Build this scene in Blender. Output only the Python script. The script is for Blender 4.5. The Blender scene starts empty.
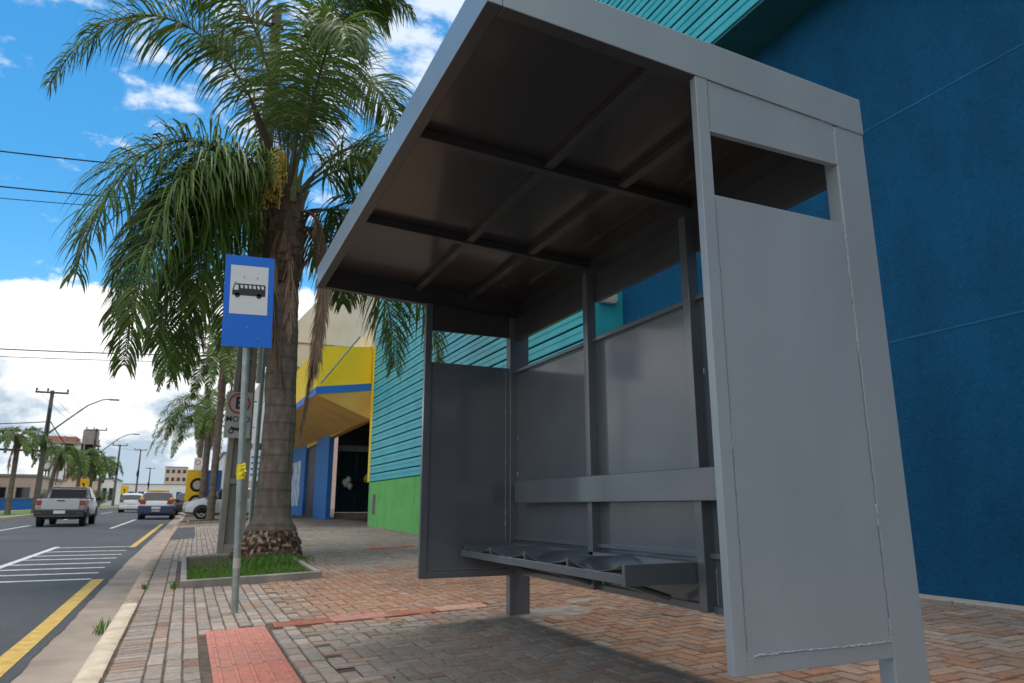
import bpy, math, random
from mathutils import Vector, Matrix, noise
R = math.radians
C = bpy.context.scene.collection
SC = bpy.context.scene
rnd = random.Random(7)

# ------------------------------------------------------------------ materials
def newmat(name):
    m = bpy.data.materials.new(name); m.use_nodes = True
    nt = m.node_tree; b = nt.nodes['Principled BSDF']
    return m, nt, b

def mat(name, col, rough=.6, metal=0., var=.12, scale=6., bump=0., bscale=60., coat=0., col2=None, spec=None, stretch=None, detail=6, coat_r=.1):
    m, nt, b = newmat(name); N = nt.nodes; Lk = nt.links
    tc = N.new('ShaderNodeTexCoord'); mp = N.new('ShaderNodeMapping')
    Lk.new(tc.outputs['Object'], mp.inputs[0])
    if stretch: mp.inputs['Scale'].default_value = stretch
    n = N.new('ShaderNodeTexNoise'); n.inputs['Scale'].default_value = scale; n.inputs['Detail'].default_value = detail
    Lk.new(mp.outputs[0], n.inputs['Vector'])
    r = N.new('ShaderNodeValToRGB')
    c2 = col2 or tuple(min(1, c*(1+var)) for c in col)
    c1 = tuple(c*(1-var) for c in col) if not col2 else col
    r.color_ramp.elements[0].color = (*c1, 1); r.color_ramp.elements[1].color = (*c2, 1)
    r.color_ramp.elements[0].position = .3; r.color_ramp.elements[1].position = .7
    Lk.new(n.outputs['Fac'], r.inputs[0]); Lk.new(r.outputs[0], b.inputs['Base Color'])
    b.inputs['Roughness'].default_value = rough; b.inputs['Metallic'].default_value = metal
    b.inputs['Coat Weight'].default_value = coat; b.inputs['Coat Roughness'].default_value = coat_r
    if spec is not None: b.inputs['Specular IOR Level'].default_value = spec
    if bump:
        n2 = N.new('ShaderNodeTexNoise'); n2.inputs['Scale'].default_value = bscale; n2.inputs['Detail'].default_value = 5
        Lk.new(mp.outputs[0], n2.inputs['Vector'])
        bp = N.new('ShaderNodeBump'); bp.inputs['Strength'].default_value = bump; bp.inputs['Distance'].default_value = .01
        Lk.new(n2.outputs['Fac'], bp.inputs['Height']); Lk.new(bp.outputs[0], b.inputs['Normal'])
    return m

def attrmat(name, rough=.85, bump=.4, bscale=90., mul_scale=25., dirt=None, trans=0., spec=.3):
    """colour from the mesh attribute 'col', broken up by noise"""
    m, nt, b = newmat(name); N = nt.nodes; Lk = nt.links
    a = N.new('ShaderNodeAttribute'); a.attribute_name = 'col'
    tc = N.new('ShaderNodeTexCoord')
    n = N.new('ShaderNodeTexNoise'); n.inputs['Scale'].default_value = mul_scale; n.inputs['Detail'].default_value = 8; n.inputs['Roughness'].default_value = .65
    Lk.new(tc.outputs['Object'], n.inputs['Vector'])
    mr = N.new('ShaderNodeMapRange'); mr.inputs[1].default_value = .25; mr.inputs[2].default_value = .75; mr.inputs[3].default_value = .68; mr.inputs[4].default_value = 1.3
    Lk.new(n.outputs['Fac'], mr.inputs[0])
    mx = N.new('ShaderNodeMix'); mx.data_type = 'RGBA'; mx.blend_type = 'MULTIPLY'; mx.inputs[0].default_value = 1
    Lk.new(a.outputs['Color'], mx.inputs[6]); Lk.new(mr.outputs[0], mx.inputs[7])
    out = mx.outputs[2]
    if dirt:
        for (dc, sc_, lo, hi, amt) in dirt:
            n3 = N.new('ShaderNodeTexNoise'); n3.inputs['Scale'].default_value = sc_; n3.inputs['Detail'].default_value = 7; n3.inputs['Roughness'].default_value = .7
            Lk.new(tc.outputs['Object'], n3.inputs['Vector'])
            m3 = N.new('ShaderNodeMapRange'); m3.inputs[1].default_value = lo; m3.inputs[2].default_value = hi; m3.inputs[4].default_value = amt
            Lk.new(n3.outputs['Fac'], m3.inputs[0])
            x3 = N.new('ShaderNodeMix'); x3.data_type = 'RGBA'; Lk.new(m3.outputs[0], x3.inputs[0])
            Lk.new(out, x3.inputs[6]); x3.inputs[7].default_value = (*dc, 1); out = x3.outputs[2]
    Lk.new(out, b.inputs['Base Color'])
    b.inputs['Roughness'].default_value = rough; b.inputs['Specular IOR Level'].default_value = spec
    if bump:
        n2 = N.new('ShaderNodeTexNoise'); n2.inputs['Scale'].default_value = bscale; n2.inputs['Detail'].default_value = 6
        Lk.new(tc.outputs['Object'], n2.inputs['Vector'])
        bp = N.new('ShaderNodeBump'); bp.inputs['Strength'].default_value = bump; bp.inputs['Distance'].default_value = .008
        Lk.new(n2.outputs['Fac'], bp.inputs['Height']); Lk.new(bp.outputs[0], b.inputs['Normal'])
    if trans:
        tr = N.new('ShaderNodeBsdfTranslucent'); ms = N.new('ShaderNodeMixShader'); ms.inputs[0].default_value = trans
        hs = N.new('ShaderNodeHueSaturation'); hs.inputs['Hue'].default_value = .48; hs.inputs['Value'].default_value = 1.5
        Lk.new(out, hs.inputs['Color']); Lk.new(hs.outputs[0], tr.inputs['Color'])
        Lk.new(b.outputs[0], ms.inputs[1]); Lk.new(tr.outputs[0], ms.inputs[2])
        Lk.new(ms.outputs[0], N['Material Output'].inputs['Surface'])
    return m

M = {}
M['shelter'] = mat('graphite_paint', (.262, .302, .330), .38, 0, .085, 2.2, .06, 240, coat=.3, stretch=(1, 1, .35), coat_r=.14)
M['shelter_shaded'] = mat('graphite_paint_shaded', (.105, .120, .136), .30, 0, .10, 3., .035, 200, coat=.75, coat_r=.10)  # same graphite paint, darkened to hold the shade inside the shelter
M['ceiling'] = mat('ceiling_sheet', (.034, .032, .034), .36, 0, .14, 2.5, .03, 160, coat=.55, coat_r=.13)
M['roof_steel_shaded'] = mat('roof_steel_shaded', (.048, .048, .052), .42, 0, .1, 3, coat=.3)  # graphite darkened further for the shade under the roof
M['weld'] = mat('weld_bead', (.30, .35, .385), .4, 0, .25, 60, .8, 120, coat=.3)
M['seam'] = mat('seam_gap', (.15, .175, .195), .5)
M['blue_wall'] = mat('blue_plaster', (.002, .068, .155), .85, 0, .1, 2.2, .9, 70, col2=(.003, .096, .212), stretch=(1, 1, .45), spec=.25)
M['blue_joint'] = mat('blue_joint', (.006, .115, .23), .85, 0, .3, 3)
M['teal'] = mat('teal_cladding', (.045, .44, .50), .42, 0, .1, 1.5, .12, 12, col2=(.075, .54, .59))
M['teal_dark'] = mat('teal_groove_shade', (.004, .10, .12), .6)  # teal darkened to stand for the shade in the cladding grooves
M['teal_soffit_shaded'] = mat('teal_soffit_shaded', (.006, .11, .125), .7, 0, .1, 3)  # teal darkened as underside shade, against bounce from the ground
M['teal_flat'] = mat('teal_plaster', (.01, .30, .35), .8, 0, .1, 3, .4, 80)
M['green'] = mat('green_plaster', (.13, .44, .10), .85, 0, .12, 2, .5, 70, col2=(.17, .52, .14))
M['yellow'] = mat('yellow_fascia', (.97, .66, .008), .55, 0, .03, 1.5)
M['ochre'] = mat('yellow_soffit_shaded', (.60, .33, .06), .7, 0, .14, 1.2, col2=(.72, .42, .10))  # canopy yellow in a shaded tone, the shade mixed into the colour
M['stripe'] = mat('blue_stripe', (.015, .16, .55), .5, 0, .05, 2)
M['shopblue'] = mat('blue_render', (.016, .15, .42), .7, 0, .1, 2)
M['cream'] = mat('cream_render', (.62, .56, .44), .85, 0, .08, 1, .2, 30)
M['beige'] = mat('beige_render', (.60, .44, .33), .85, 0, .1, .6)
M['white'] = mat('white_render', (.74, .73, .70), .8, 0, .06, .5)
M['darkshop'] = mat('dark_cladding', (.02, .022, .027), .5)
M['glass'] = mat('dark_glass', (.012, .016, .02), .06, 0, .1, 2, spec=.8)
M['carglass'] = mat('car_glass', (.02, .026, .03), .05, 0, .1, 2, spec=.9)
M['concrete'] = mat('weathered_concrete', (.21, .19, .165), .9, 0, .3, 4, .5, 60, col2=(.34, .31, .27), stretch=(1, 1, .35))
M['pole_far'] = mat('aged_concrete_pole', (.13, .12, .105), .9, 0, .2, 3)
M['wood_arm'] = mat('crossarm_timber', (.09, .07, .055), .85, 0, .2, 6)
M['galv'] = mat('galvanised_steel', (.30, .34, .33), .42, .35, .2, 14, .1, 80)
M['greenpost'] = mat('painted_post', (.24, .26, .24), .5, .2, .15, 8)
M['signblue'] = mat('sign_blue', (.001, .15, .66), .6, 0, .05, 5)
M['signwhite'] = mat('sign_white', (.68, .69, .68), .45, 0, .04, 6)
M['signgrey'] = mat('sign_aged_white', (.45, .44, .40), .6, 0, .08, 6)
M['signblack'] = mat('sign_black', (.012, .013, .018), .5)
M['signred'] = mat('sign_red', (.55, .02, .02), .5)
M['signyellow'] = mat('sign_yellow', (.85, .50, .01), .5)
M['tape'] = mat('yellow_tape', (.85, .72, .02), .5, 0, .15, 40)
M['asphalt'] = mat('asphalt', (.048, .051, .056), .88, 0, .2, .9, .7, 120, col2=(.068, .071, .076), stretch=(1, .15, 1))
def wornpaint(name, c):
    m = mat(name, c, .8, 0, .16, 6, .4, 120); nt = m.node_tree; N = nt.nodes; Lk = nt.links; b = N['Principled BSDF']
    src = b.inputs['Base Color'].links[0].from_socket; tc = N.new('ShaderNodeTexCoord'); n = N.new('ShaderNodeTexNoise'); n.inputs['Scale'].default_value = 16; n.inputs['Detail'].default_value = 10; n.inputs['Roughness'].default_value = .75
    Lk.new(tc.outputs['Object'], n.inputs['Vector']); mr = N.new('ShaderNodeMapRange'); mr.inputs[1].default_value = .54; mr.inputs[2].default_value = .66; mr.inputs[4].default_value = .75; Lk.new(n.outputs['Fac'], mr.inputs[0])
    x = N.new('ShaderNodeMix'); x.data_type = 'RGBA'; Lk.new(mr.outputs[0], x.inputs[0]); Lk.new(src, x.inputs[6]); x.inputs[7].default_value = (.075, .075, .075, 1); Lk.new(x.outputs[2], b.inputs['Base Color']); return m
M['paintw'] = wornpaint('road_white', (.60, .60, .58)); M['painty'] = wornpaint('road_yellow', (.58, .37, .09))
def speckle(m, scale, lo, hi, col, amt):
    nt = m.node_tree; N = nt.nodes; Lk = nt.links; b = N['Principled BSDF']; src = b.inputs['Base Color'].links[0].from_socket
    tc = N.new('ShaderNodeTexCoord'); n = N.new('ShaderNodeTexNoise'); n.inputs['Scale'].default_value = scale; n.inputs['Detail'].default_value = 4; n.inputs['Roughness'].default_value = .7
    Lk.new(tc.outputs['Object'], n.inputs['Vector']); mr = N.new('ShaderNodeMapRange'); mr.inputs[1].default_value = lo; mr.inputs[2].default_value = hi; mr.inputs[4].default_value = amt; Lk.new(n.outputs['Fac'], mr.inputs[0])
    x = N.new('ShaderNodeMix'); x.data_type = 'RGBA'; Lk.new(mr.outputs[0], x.inputs[0]); Lk.new(src, x.inputs[6]); x.inputs[7].default_value = (*col, 1); Lk.new(x.outputs[2], b.inputs['Base Color'])
speckle(M['asphalt'], 55, .56, .68, (.15, .145, .14), .7); speckle(M['asphalt'], 1.3, .55, .75, (.10, .085, .07), .45); speckle(M['asphalt'], .35, .5, .7, (.030, .032, .036), .6)
speckle(M['blue_wall'], 26, .50, .75, (.012, .155, .27), .5); speckle(M['blue_wall'], 9, .52, .75, (.001, .035, .08), .5)
speckle(M['shelter'], 5, .58, .85, (.21, .24, .26), .45); speckle(M['shelter'], 150, .70, .76, (.34, .37, .39), .35)
speckle(M['green'], 3, .55, .8, (.05, .16, .04), .5)
M['gutter'] = mat('gutter_concrete', (.24, .19, .145), .92, 0, .3, 2.2, .7, 60, col2=(.36, .29, .23))
M['kerbcream'] = mat('kerb_cream_paint', (.46, .36, .25), .85, 0, .2, 7, .5, 50, col2=(.66, .56, .42))
M['kerbdirty'] = mat('kerb_dirty', (.24, .17, .12), .92, 0, .3, 4, .6, 50, col2=(.42, .32, .24))
M['paintw'] = mat('road_white', (.42, .43, .42), .8, 0, .3, 9, .3, 90, col2=(.66, .66, .64))
M['painty'] = mat('road_yellow', (.42, .26, .05), .8, 0, .3, 9, .3, 90, col2=(.62, .42, .10))
M['grass'] = attrmat('grass_blades', .6, 0, trans=.25)
M['turf'] = mat('turf', (.06, .115, .02), .95, 0, .4, 3, .8, 40, col2=(.13, .19, .04))
M['soil'] = mat('soil', (.10, .055, .03), .95, 0, .3, 9, .8, 30)
M['terrain'] = mat('terrain', (.12, .13, .08), .95, 0, .3, .05)
M['basegrout'] = mat('paver_joint_dirt', (.06, .045, .034), .95, 0, .4, 12, .5, 60, col2=(.15, .105, .075))
M['paver'] = attrmat('paver_bricks', .88, .75, 140, 30, dirt=[((.40, .20, .11), 1.3, .52, .75, .55), ((.42, .39, .35), 5., .66, .74, .6), ((.06, .045, .035), 9., .64, .8, .55)])
M['tile'] = attrmat('tactile_tile', .8, .5, 120, 22, dirt=[((.33, .23, .17), 6., .46, .8, .7), ((.10, .06, .045), 22., .62, .8, .5)])
M['patch'] = mat('cement_patch', (.17, .14, .115), .95, 0, .3, 9, .9, 40, col2=(.30, .27, .23))
M['trunk'] = attrmat('palm_bark', .92, .9, 45, 9, dirt=[((.05, .04, .03), 5., .58, .8, .6)])
M['boot'] = attrmat('palm_boots', .92, .8, 60, 14)
M['leaf'] = attrmat('palm_leaf', .5, 0, trans=.25, spec=.38)
M['leafdry'] = attrmat('palm_leaf_dry', .8, 0, trans=.2)
M['fruit'] = mat('palm_fruit', (.62, .40, .06), .55, 0, .25, 30)
M['spathe'] = mat('palm_spathe', (.045, .025, .016), .7, 0, .2, 10)
M['rubber'] = mat('tyre_rubber', (.012, .012, .013), .8)
M['rim'] = mat('alloy_rim', (.45, .46, .47), .3, .7, .05, 5)
M['plastic'] = mat('dark_plastic', (.028, .03, .033), .6, 0, .1, 8)
M['silver'] = mat('silver_paint', (.46, .475, .48), .3, .45, .04, 2, coat=.8)
M['carwhite'] = mat('white_car_paint', (.72, .72, .72), .3, 0, .03, 2, coat=.8)
M['carnavy'] = mat('navy_car_paint', (.02, .03, .11), .3, 0, .05, 2, coat=.8)
M['carblack'] = mat('black_car_paint', (.015, .015, .018), .3, 0, .05, 2, coat=.8)
M['carblue'] = mat('blue_car_paint', (.03, .09, .19), .3, .2, .05, 2, coat=.8)
M['taillight'] = mat('tail_lamp', (.32, .02, .025), .2, 0, .1, 5, coat=.6)
M['headlight'] = mat('head_lamp', (.6, .62, .64), .1, 0, .1, 5, coat=.8)
M['brick_red'] = mat('bare_brick', (.42, .16, .09), .9, 0, .2, 1)
M['wire'] = mat('wire', (.015, .015, .016), .7)
M['ceramic'] = mat('insulator', (.10, .05, .03), .3)
M['poster'] = mat('poster', (.35, .42, .55), .5, 0, .8, 1.6)
M['sill'] = mat('grey_sill', (.22, .21, .20), .8, 0, .2, 3)
M['balloon_y'] = mat('yellow_balloon', (.5, .42, .01), .3)
M['balloon_w'] = mat('white_balloon', (.35, .42, .36), .3)
M['roofred'] = mat('clay_roof', (.35, .13, .08), .9, 0, .2, 1)
_m, _nt, _b = newmat('lamp_glow'); _b.inputs['Emission Color'].default_value = (1, .95, .85, 1); _b.inputs['Emission Strength'].default_value = 4; M['lamp'] = _m

# ------------------------------------------------------------------ mesh helpers
class MB:
    def __init__(s): s.v = []; s.f = []; s.c = []; s.mi = []
    def quad(s, pts, col=None, mi=0):
        n = len(s.v); s.v += [tuple(p) for p in pts]; s.f.append(tuple(range(n, n+len(pts)))); s.c.append(col); s.mi.append(mi)
    def face(s, idx, col=None, mi=0): s.f.append(tuple(idx)); s.c.append(col); s.mi.append(mi)
    def box(s, x0, x1, y0, y1, z0, z1, col=None, mi=0):
        n = len(s.v)
        s.v += [(x0,y0,z0),(x1,y0,z0),(x1,y1,z0),(x0,y1,z0),(x0,y0,z1),(x1,y0,z1),(x1,y1,z1),(x0,y1,z1)]
        for f in ((0,3,2,1),(4,5,6,7),(0,1,5,4),(1,2,6,5),(2,3,7,6),(3,0,4,7)): s.face([n+i for i in f], col, mi)
    def tube(s, pts, rad, seg=8, col=None, cap=True, mi=0):
        rings = []; pts = [Vector(p) for p in pts]
        if not hasattr(rad, '__len__'): rad = [rad]*len(pts)
        prev = None
        for i, p in enumerate(pts):
            t = (pts[min(i+1, len(pts)-1)]-pts[max(i-1, 0)]).normalized()
            if prev is None: a = Vector((1,0,0)) if abs(t.x) < .8 else Vector((0,1,0))
            else: a = prev
            u = (a-t*a.dot(t)).normalized(); w = t.cross(u); prev = u
            n = len(s.v)
            for k in range(seg):
                an = 2*math.pi*k/seg; s.v.append(tuple(p+(u*math.cos(an)+w*math.sin(an))*rad[i]))
            rings.append(n)
        for i in range(len(rings)-1):
            a, b = rings[i], rings[i+1]
            for k in range(seg): s.face((a+k, a+(k+1)%seg, b+(k+1)%seg, b+k), col, mi)
        if cap:
            s.face([rings[0]+k for k in range(seg)][::-1], col, mi); s.face([rings[-1]+k for k in range(seg)], col, mi)
    def build(s, name, m, parent=None, smooth=False, bevel=0, angle=40, loc=None):
        me = bpy.data.meshes.new(name); me.from_pydata(s.v, [], s.f)
        ms = m if isinstance(m, (list, tuple)) else [m]
        for x in ms: me.materials.append(x)
        if len(ms) > 1:
            for p, i in zip(me.polygons, s.mi): p.material_index = i
        if any(c is not None for c in s.c):
            at = me.color_attributes.new('col', 'FLOAT_COLOR', 'CORNER'); buf = []
            for p, c in zip(me.polygons, s.c):
                c = c or (.3, .3, .3)
                buf += [c[0], c[1], c[2], 1]*p.loop_total
            at.data.foreach_set('color', buf)
        if smooth:
            me.polygons.foreach_set('use_smooth', [True]*len(me.polygons))
            me.set_sharp_from_angle(angle=R(angle))
        me.update()
        o = bpy.data.objects.new(name, me); C.objects.link(o)
        if parent: o.parent = parent
        if loc: o.location = loc
        if bevel:
            b = o.modifiers.new('b', 'BEVEL'); b.width = bevel; b.segments = 2; b.limit_method = 'ANGLE'; b.angle_limit = R(35)
        return o

def tag(o, label=None, cat=None, group=None, kind=None):
    if label: o['label'] = label
    if cat: o['category'] = cat
    if group: o['group'] = group
    if kind: o['kind'] = kind
    return o
def empty(name, loc=(0,0,0), rz=0., label=None, cat=None, group=None):
    o = bpy.data.objects.new(name, None); C.objects.link(o); o.location = loc; o.rotation_euler = (0, 0, rz); o.empty_display_size = .2
    return tag(o, label, cat, group)
def bx(name, m, parent, x0, x1, y0, y1, z0, z1, bevel=0):
    b = MB(); b.box(x0, x1, y0, y1, z0, z1); return b.build(name, m, parent, bevel=bevel)
def text_mesh(body, size):
    cu = bpy.data.curves.new('t', 'FONT'); cu.body = body; cu.size = size; cu.align_x = 'CENTER'; cu.align_y = 'CENTER'; cu.extrude = .001; cu.offset = size*.022
    o = bpy.data.objects.new('t', cu); C.objects.link(o)
    dg = bpy.context.evaluated_depsgraph_get(); me = bpy.data.meshes.new_from_object(o.evaluated_get(dg))
    bpy.data.objects.remove(o); bpy.data.curves.remove(cu); return me
def text(name, body, size, m, parent, loc, bold=0):
    me = text_mesh(body, size); me.materials.clear(); me.materials.append(m); me.name = name
    o = bpy.data.objects.new(name, me); C.objects.link(o); o.parent = parent; o.location = loc; o.rotation_euler = (R(90), 0, 0)
    return o

# ------------------------------------------------------------------ ground functions (pavement falls to the road, street climbs gently)
def cl(a, lo, hi): return max(lo, min(hi, a))
def LY(Y): return .011*(cl(Y, 8, 60)-8)+.008*(cl(Y, 60, 150)-60)
def SG(X, Y): return .033*(cl(X, -.4, 5.8)-2.5)+LY(Y)
def RG(X, Y): return -.0957-.12+LY(Y)
def bend(Y): return .011*max(0, min(Y, 80)-15)
YS = [-70, -40, -20, -10, -5, 0, 4, 8] + list(range(10, 60, 3)) + [60, 66, 72, 80, 90, 110, 130, 150, 200, 300, 420]
def ribbon(name, m, x0, x1, fz, off=0., ya=-70, yb=420, edge=None, parent=None, kind='structure', thick=0, bn=1):
    ys = sorted(set([ya, yb]+[y for y in YS if ya < y < yb])); b = MB()
    if edge:
        ys = []; y = ya
        while y < min(yb, 40): ys.append(y); y += .12 if y > 3 else 1
        ys += [y for y in YS if min(yb, 40) < y < yb] + [yb]
    for i in range(len(ys)-1):
        q = []
        for (xa, y) in ((x0, ys[i]), (x1, ys[i]), (x1, ys[i+1]), (x0, ys[i+1])):
            xx = xa+bend(y)*bn
            if edge and xa == x1: xx += edge*(noise.noise(Vector((y*1.6, 3, 0)))+.6*noise.noise(Vector((y*6, 9, 0))))
            q.append((xx, y, fz(xa, y)+off))
        b.quad(q)
        if thick:
            for s_, xa in ((0, x0), (1, x1)):
                a = [(xa+bend(ys[i])*bn, ys[i]), (xa+bend(ys[i+1])*bn, ys[i+1])]
                b.quad([(a[0][0], a[0][1], fz(xa, a[0][1])+off), (a[1][0], a[1][1], fz(xa, a[1][1])+off), (a[1][0], a[1][1], fz(xa, a[1][1])+off-thick), (a[0][0], a[0][1], fz(xa, a[0][1])+off-thick)])
    o = b.build(name, m, parent)
    if kind: o['kind'] = kind
    return o

# terrain to the horizon
b = MB()
xs = [-1500, -300, -60, -20, 0, 20, 60, 300, 1500]; ys = [-1500, -200, -20, 8, 60, 150, 400, 1500]
for i in range(len(xs)-1):
    for j in range(len(ys)-1):
        b.quad([(x, y, LY(y)-.5) for x, y in ((xs[i], ys[j]), (xs[i+1], ys[j]), (xs[i+1], ys[j+1]), (xs[i], ys[j+1]))])
b.build('ground', M['terrain'])['kind'] = 'structure'
ribbon('road', M['asphalt'], -22, -.9, RG, edge=.035)
# gutter strip just under the asphalt edge
ribbon('gutter', M['gutter'], -1.05, -.47, RG, off=-.006)
# kerb: painted near part, worn far part
def kerb(name, m, ya, yb, h):
    prof = [(-.50, -.13), (-.495, -.02), (-.475, h-.012), (-.44, h), (-.36, h), (-.345, h-.008), (-.34, -.12)]
    b = MB(); y = ya; rows = []
    while y < yb+1e-6:
        n = len(b.v)
        for (px_, pz) in prof:
            j = .006*noise.noise(Vector((y*2.2, px_*9, pz*9)))
            jn = .5-abs((y*1.0+.07) % 1.-.5) < .035
            b.v.append((px_+bend(y)+j-(.0 if not jn else .0), y, SG(-.4, y)+pz+j-(.014 if jn and pz > -.05 else 0)))
        rows.append(n); y += .04 if y < 14 else (.2 if y < 30 else 2)
    for a, c in zip(rows, rows[1:]):
        for k in range(len(prof)-1): b.face((a+k, a+k+1, c+k+1, c+k))
    b.face([rows[0]+k for k in range(len(prof))]); b.face([rows[-1]+k for k in range(len(prof))][::-1])
    o = b.build(name, m, smooth=True); o['kind'] = 'structure'
kerb('kerb', M['kerbcream'], -6, 8.3, .02)
kerb('kerb', M['kerbdirty'], 8.32, 110, .004)

# lane and bay markings
def mark(name, m, x0, x1, ya, yb):
    b = MB(); n = max(1, int((yb-ya)/.5)); 
    for i in range(n):
        a = ya+(yb-ya)*i/n; c = ya+(yb-ya)*(i+1)/n
        b.quad([(x0+bend(a), a, RG(0, a)+.004), (x1+bend(a), a, RG(0, a)+.004), (x1+bend(c), c, RG(0, c)+.004), (x0+bend(c), c, RG(0, c)+.004)])
    return b.build(name, m)
def tmark(*a): o = mark(*a); o['kind'] = 'structure'
tmark('yellow_line', M['painty'], -1.13, -.98, -4, 12.2)
tmark('yellow_line', M['painty'], -1.19, -1.06, 19.6, 36)
tmark('bay_line', M['paintw'], -2.80, -2.68, 9.5, 20.3)
for yb_ in (12.3, 13.25, 14.2, 15.2, 16.3, 17.3, 18.5, 19.9):
    tmark('bay_stripe', M['paintw'], -2.68, -1.15, yb_-.10, yb_+.05)
for ya_, yb_ in ((31.5, 44), (52, 60), (68, 76), (84, 92)):
    tmark('lane_dash', M['paintw'], -2.66-.011*(ya_-15)*.6, -2.54-.011*(ya_-15)*.6, ya_, yb_)
for ya_, yb_ in ((24, 35.8), (44, 52), (60, 68), (76, 84)):
    tmark('lane_dash', M['paintw'], -6.1, -5.98, ya_, yb_)
# median with grass
def MG(X, Y): return RG(X, Y)+.13
ribbon('median_grass', M['turf'], -12.0, -8.62, MG, off=.0, ya=-60, bn=0)
ribbon('median_kerb', M['kerbcream'], -8.62, -8.45, MG, off=.01, ya=-60, thick=.14, bn=0)
ribbon('median_kerb', M['kerbcream'], -12.17, -12.0, MG, off=.01, ya=-60, thick=.14, bn=0)
ribbon('far_pavement', M['gutter'], -32, -22, MG, off=.0, ya=-60, bn=0)

# pavement base and bricks
b = MB(); xs = [-.345, .6, 2, 3.5, 5, 5.95]
pys = [-30, -10, -2, 3, 8, 12, 15]+list(range(18, 60, 3))+[60, 75, 90]
for i in range(len(xs)-1):
    for j in range(len(pys)-1):
        b.quad([((x+bend(y)) if x < 5 else x, y, SG(x, y)-.010) for x, y in ((xs[i], pys[j]), (xs[i+1], pys[j]), (xs[i+1], pys[j+1]), (xs[i], pys[j+1]))])
b.quad([(5.95, 22, SG(5.8, 22)-.01), (12, 22, SG(5.8, 22)-.01), (12, 60, SG(5.8, 60)-.01), (5.95, 60, SG(5.8, 60)-.01)])
b.build('pavement_base', M['basegrout'])['kind'] = 'structure'

def fbm(x, y, s, seed=0): return noise.fractal(Vector((x*s, y*s, seed)), 1., 2., 4)
def sm(a, b_, x): t = cl((x-a)/(b_-a), 0, 1); return t*t*(3-2*t)
def dirtmask(X, Y):
    d = sm(5.6, 6.3, Y)*(1-sm(8.2, 11, Y))*sm(.5, 1.6, X)*(1-.5*sm(4.8, 5.8, X))
    d2 = sm(2.35, 2.7, X)*(1-sm(5.5, 6.5, Y))*(1-.8*sm(3.0, 4.6, X))
    return cl(max(d, .62*d2)+.35*fbm(X, Y, .9, 4), 0, 1)
def brickcol(X, Y):
    d = dirtmask(X, Y); r = rnd.random()
    base = rnd.choice([(.36,.31,.265), (.31,.27,.235), (.40,.345,.295), (.29,.26,.235), (.34,.275,.22), (.25,.235,.225)])
    red = rnd.choice([(.34,.165,.11), (.37,.20,.135), (.28,.14,.10), (.37,.24,.165)])
    p = .08+.50*d+.12*sm(1.0, 2.0, X)*(1-sm(9, 12, Y))
    c = red if r < p else base
    o_ = (.43, .225, .125)
    k = cl(.62*d+.22*fbm(X, Y, 3, 8), 0, .62)*(.6+.4*rnd.random())
    c = tuple(c[i]*(1-k)+o_[i]*k for i in range(3))
    g = sm(10, 14, Y)*.5
    c = tuple(c[i]*(1-g)+(.235, .22, .205)[i]*g for i in range(3))
    mean = (.34, .275, .215)
    d0 = sm(.6, 1., X)*(1-sm(2.1, 2.6, X))*(1-sm(5.3, 5.9, Y))*.45  # bricks under the roof coloured paler to offset its shadow
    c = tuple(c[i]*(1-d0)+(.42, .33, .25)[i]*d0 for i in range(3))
    c = tuple(c[i]*.64+(mean[i] if d < .3 else (.32, .185, .12)[i])*.38 for i in range(3))
    w = (.80+.26*rnd.random())*(1-.18*sm(1.5, 2.6, X)-.12*sm(3.2, 5.0, X)*(1-sm(8, 12, Y)))*(1+.22*fbm(X, Y, .7, 12)); return tuple(x*w for x in c)
holes = [(.205, .665, -3, 6.19), (.70, 2.53, 6.04, 6.30), (3.10, 4.06, 13.45, 13.72), (.0, 1.64, 9.36, 13.2), (5.62, 5.9, -4, 9)]
brk = MB()
def brick(x0, x1, y0, y1, g=.0035):
    cx, cy = (x0+x1)/2, (y0+y1)/2
    for h in holes:
        if h[0] < cx < h[1] and h[2] < cy < h[3]: return
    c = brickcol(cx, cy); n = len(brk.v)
    dz = rnd.gauss(0, .0016)+.006*noise.noise(Vector((cx*1.1, cy*1.1, 2))); tx = rnd.gauss(0, .008); ty = rnd.gauss(0, .008)
    j = rnd.gauss(0, .0012); k = rnd.gauss(0, .0012)
    ch = .006
    for (ins, hz) in ((g, -.009), (g+ch, 0)):
        for (x, y) in ((x0+ins, y0+ins), (x1-ins, y0+ins), (x1-ins, y1-ins), (x0+ins, y1-ins)):
            brk.v.append((x+j+bend(y), y+k, SG(x, y)+hz+dz+(x-cx)*tx+(y-cy)*ty))
    brk.face((n+4, n+5, n+6, n+7), c); cd = tuple(v*.8 for v in c)
    for a in range(4): brk.face((n+a, n+(a+1) % 4, n+4+(a+1) % 4, n+4+a), cd)
# border course laid crosswise, then straight columns, then herringbone
y = -1.5
while y < 34: brick(-.33, -.13, y, y+.1); y += .1
for ci in range(10):
    x = -.13+ci*.1; y = -1.5+(.1 if ci % 2 else 0)+.03*ci
    while y < 34: brick(x, x+.1, y, y+.2); y += .2
for i in range(0, 51):
    for j in range(-15, 340):
        if (i-j) % 4 == 0: x0, x1, y0, y1 = .87+i*.1, .87+(i+2)*.1, j*.1, (j+1)*.1
        elif (i-j) % 4 == 3: x0, x1, y0, y1 = .87+i*.1, .87+(i+1)*.1, j*.1, (j+2)*.1
        else: continue
        if x1 > 5.87: continue
        brick(x0, x1, y0, y1)
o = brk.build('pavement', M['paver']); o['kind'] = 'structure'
# grey concrete strip along the blue wall
b = MB(); y = -3
while y < 9:
    b.box(5.63, 5.86, y+.006, y+.994, SG(5.75, y)-.05, SG(5.75, y)+.012, (.38, .35, .31)); y += 1
b.build('wall_apron', M['paver'], bevel=.006)['kind'] = 'structure'
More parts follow.
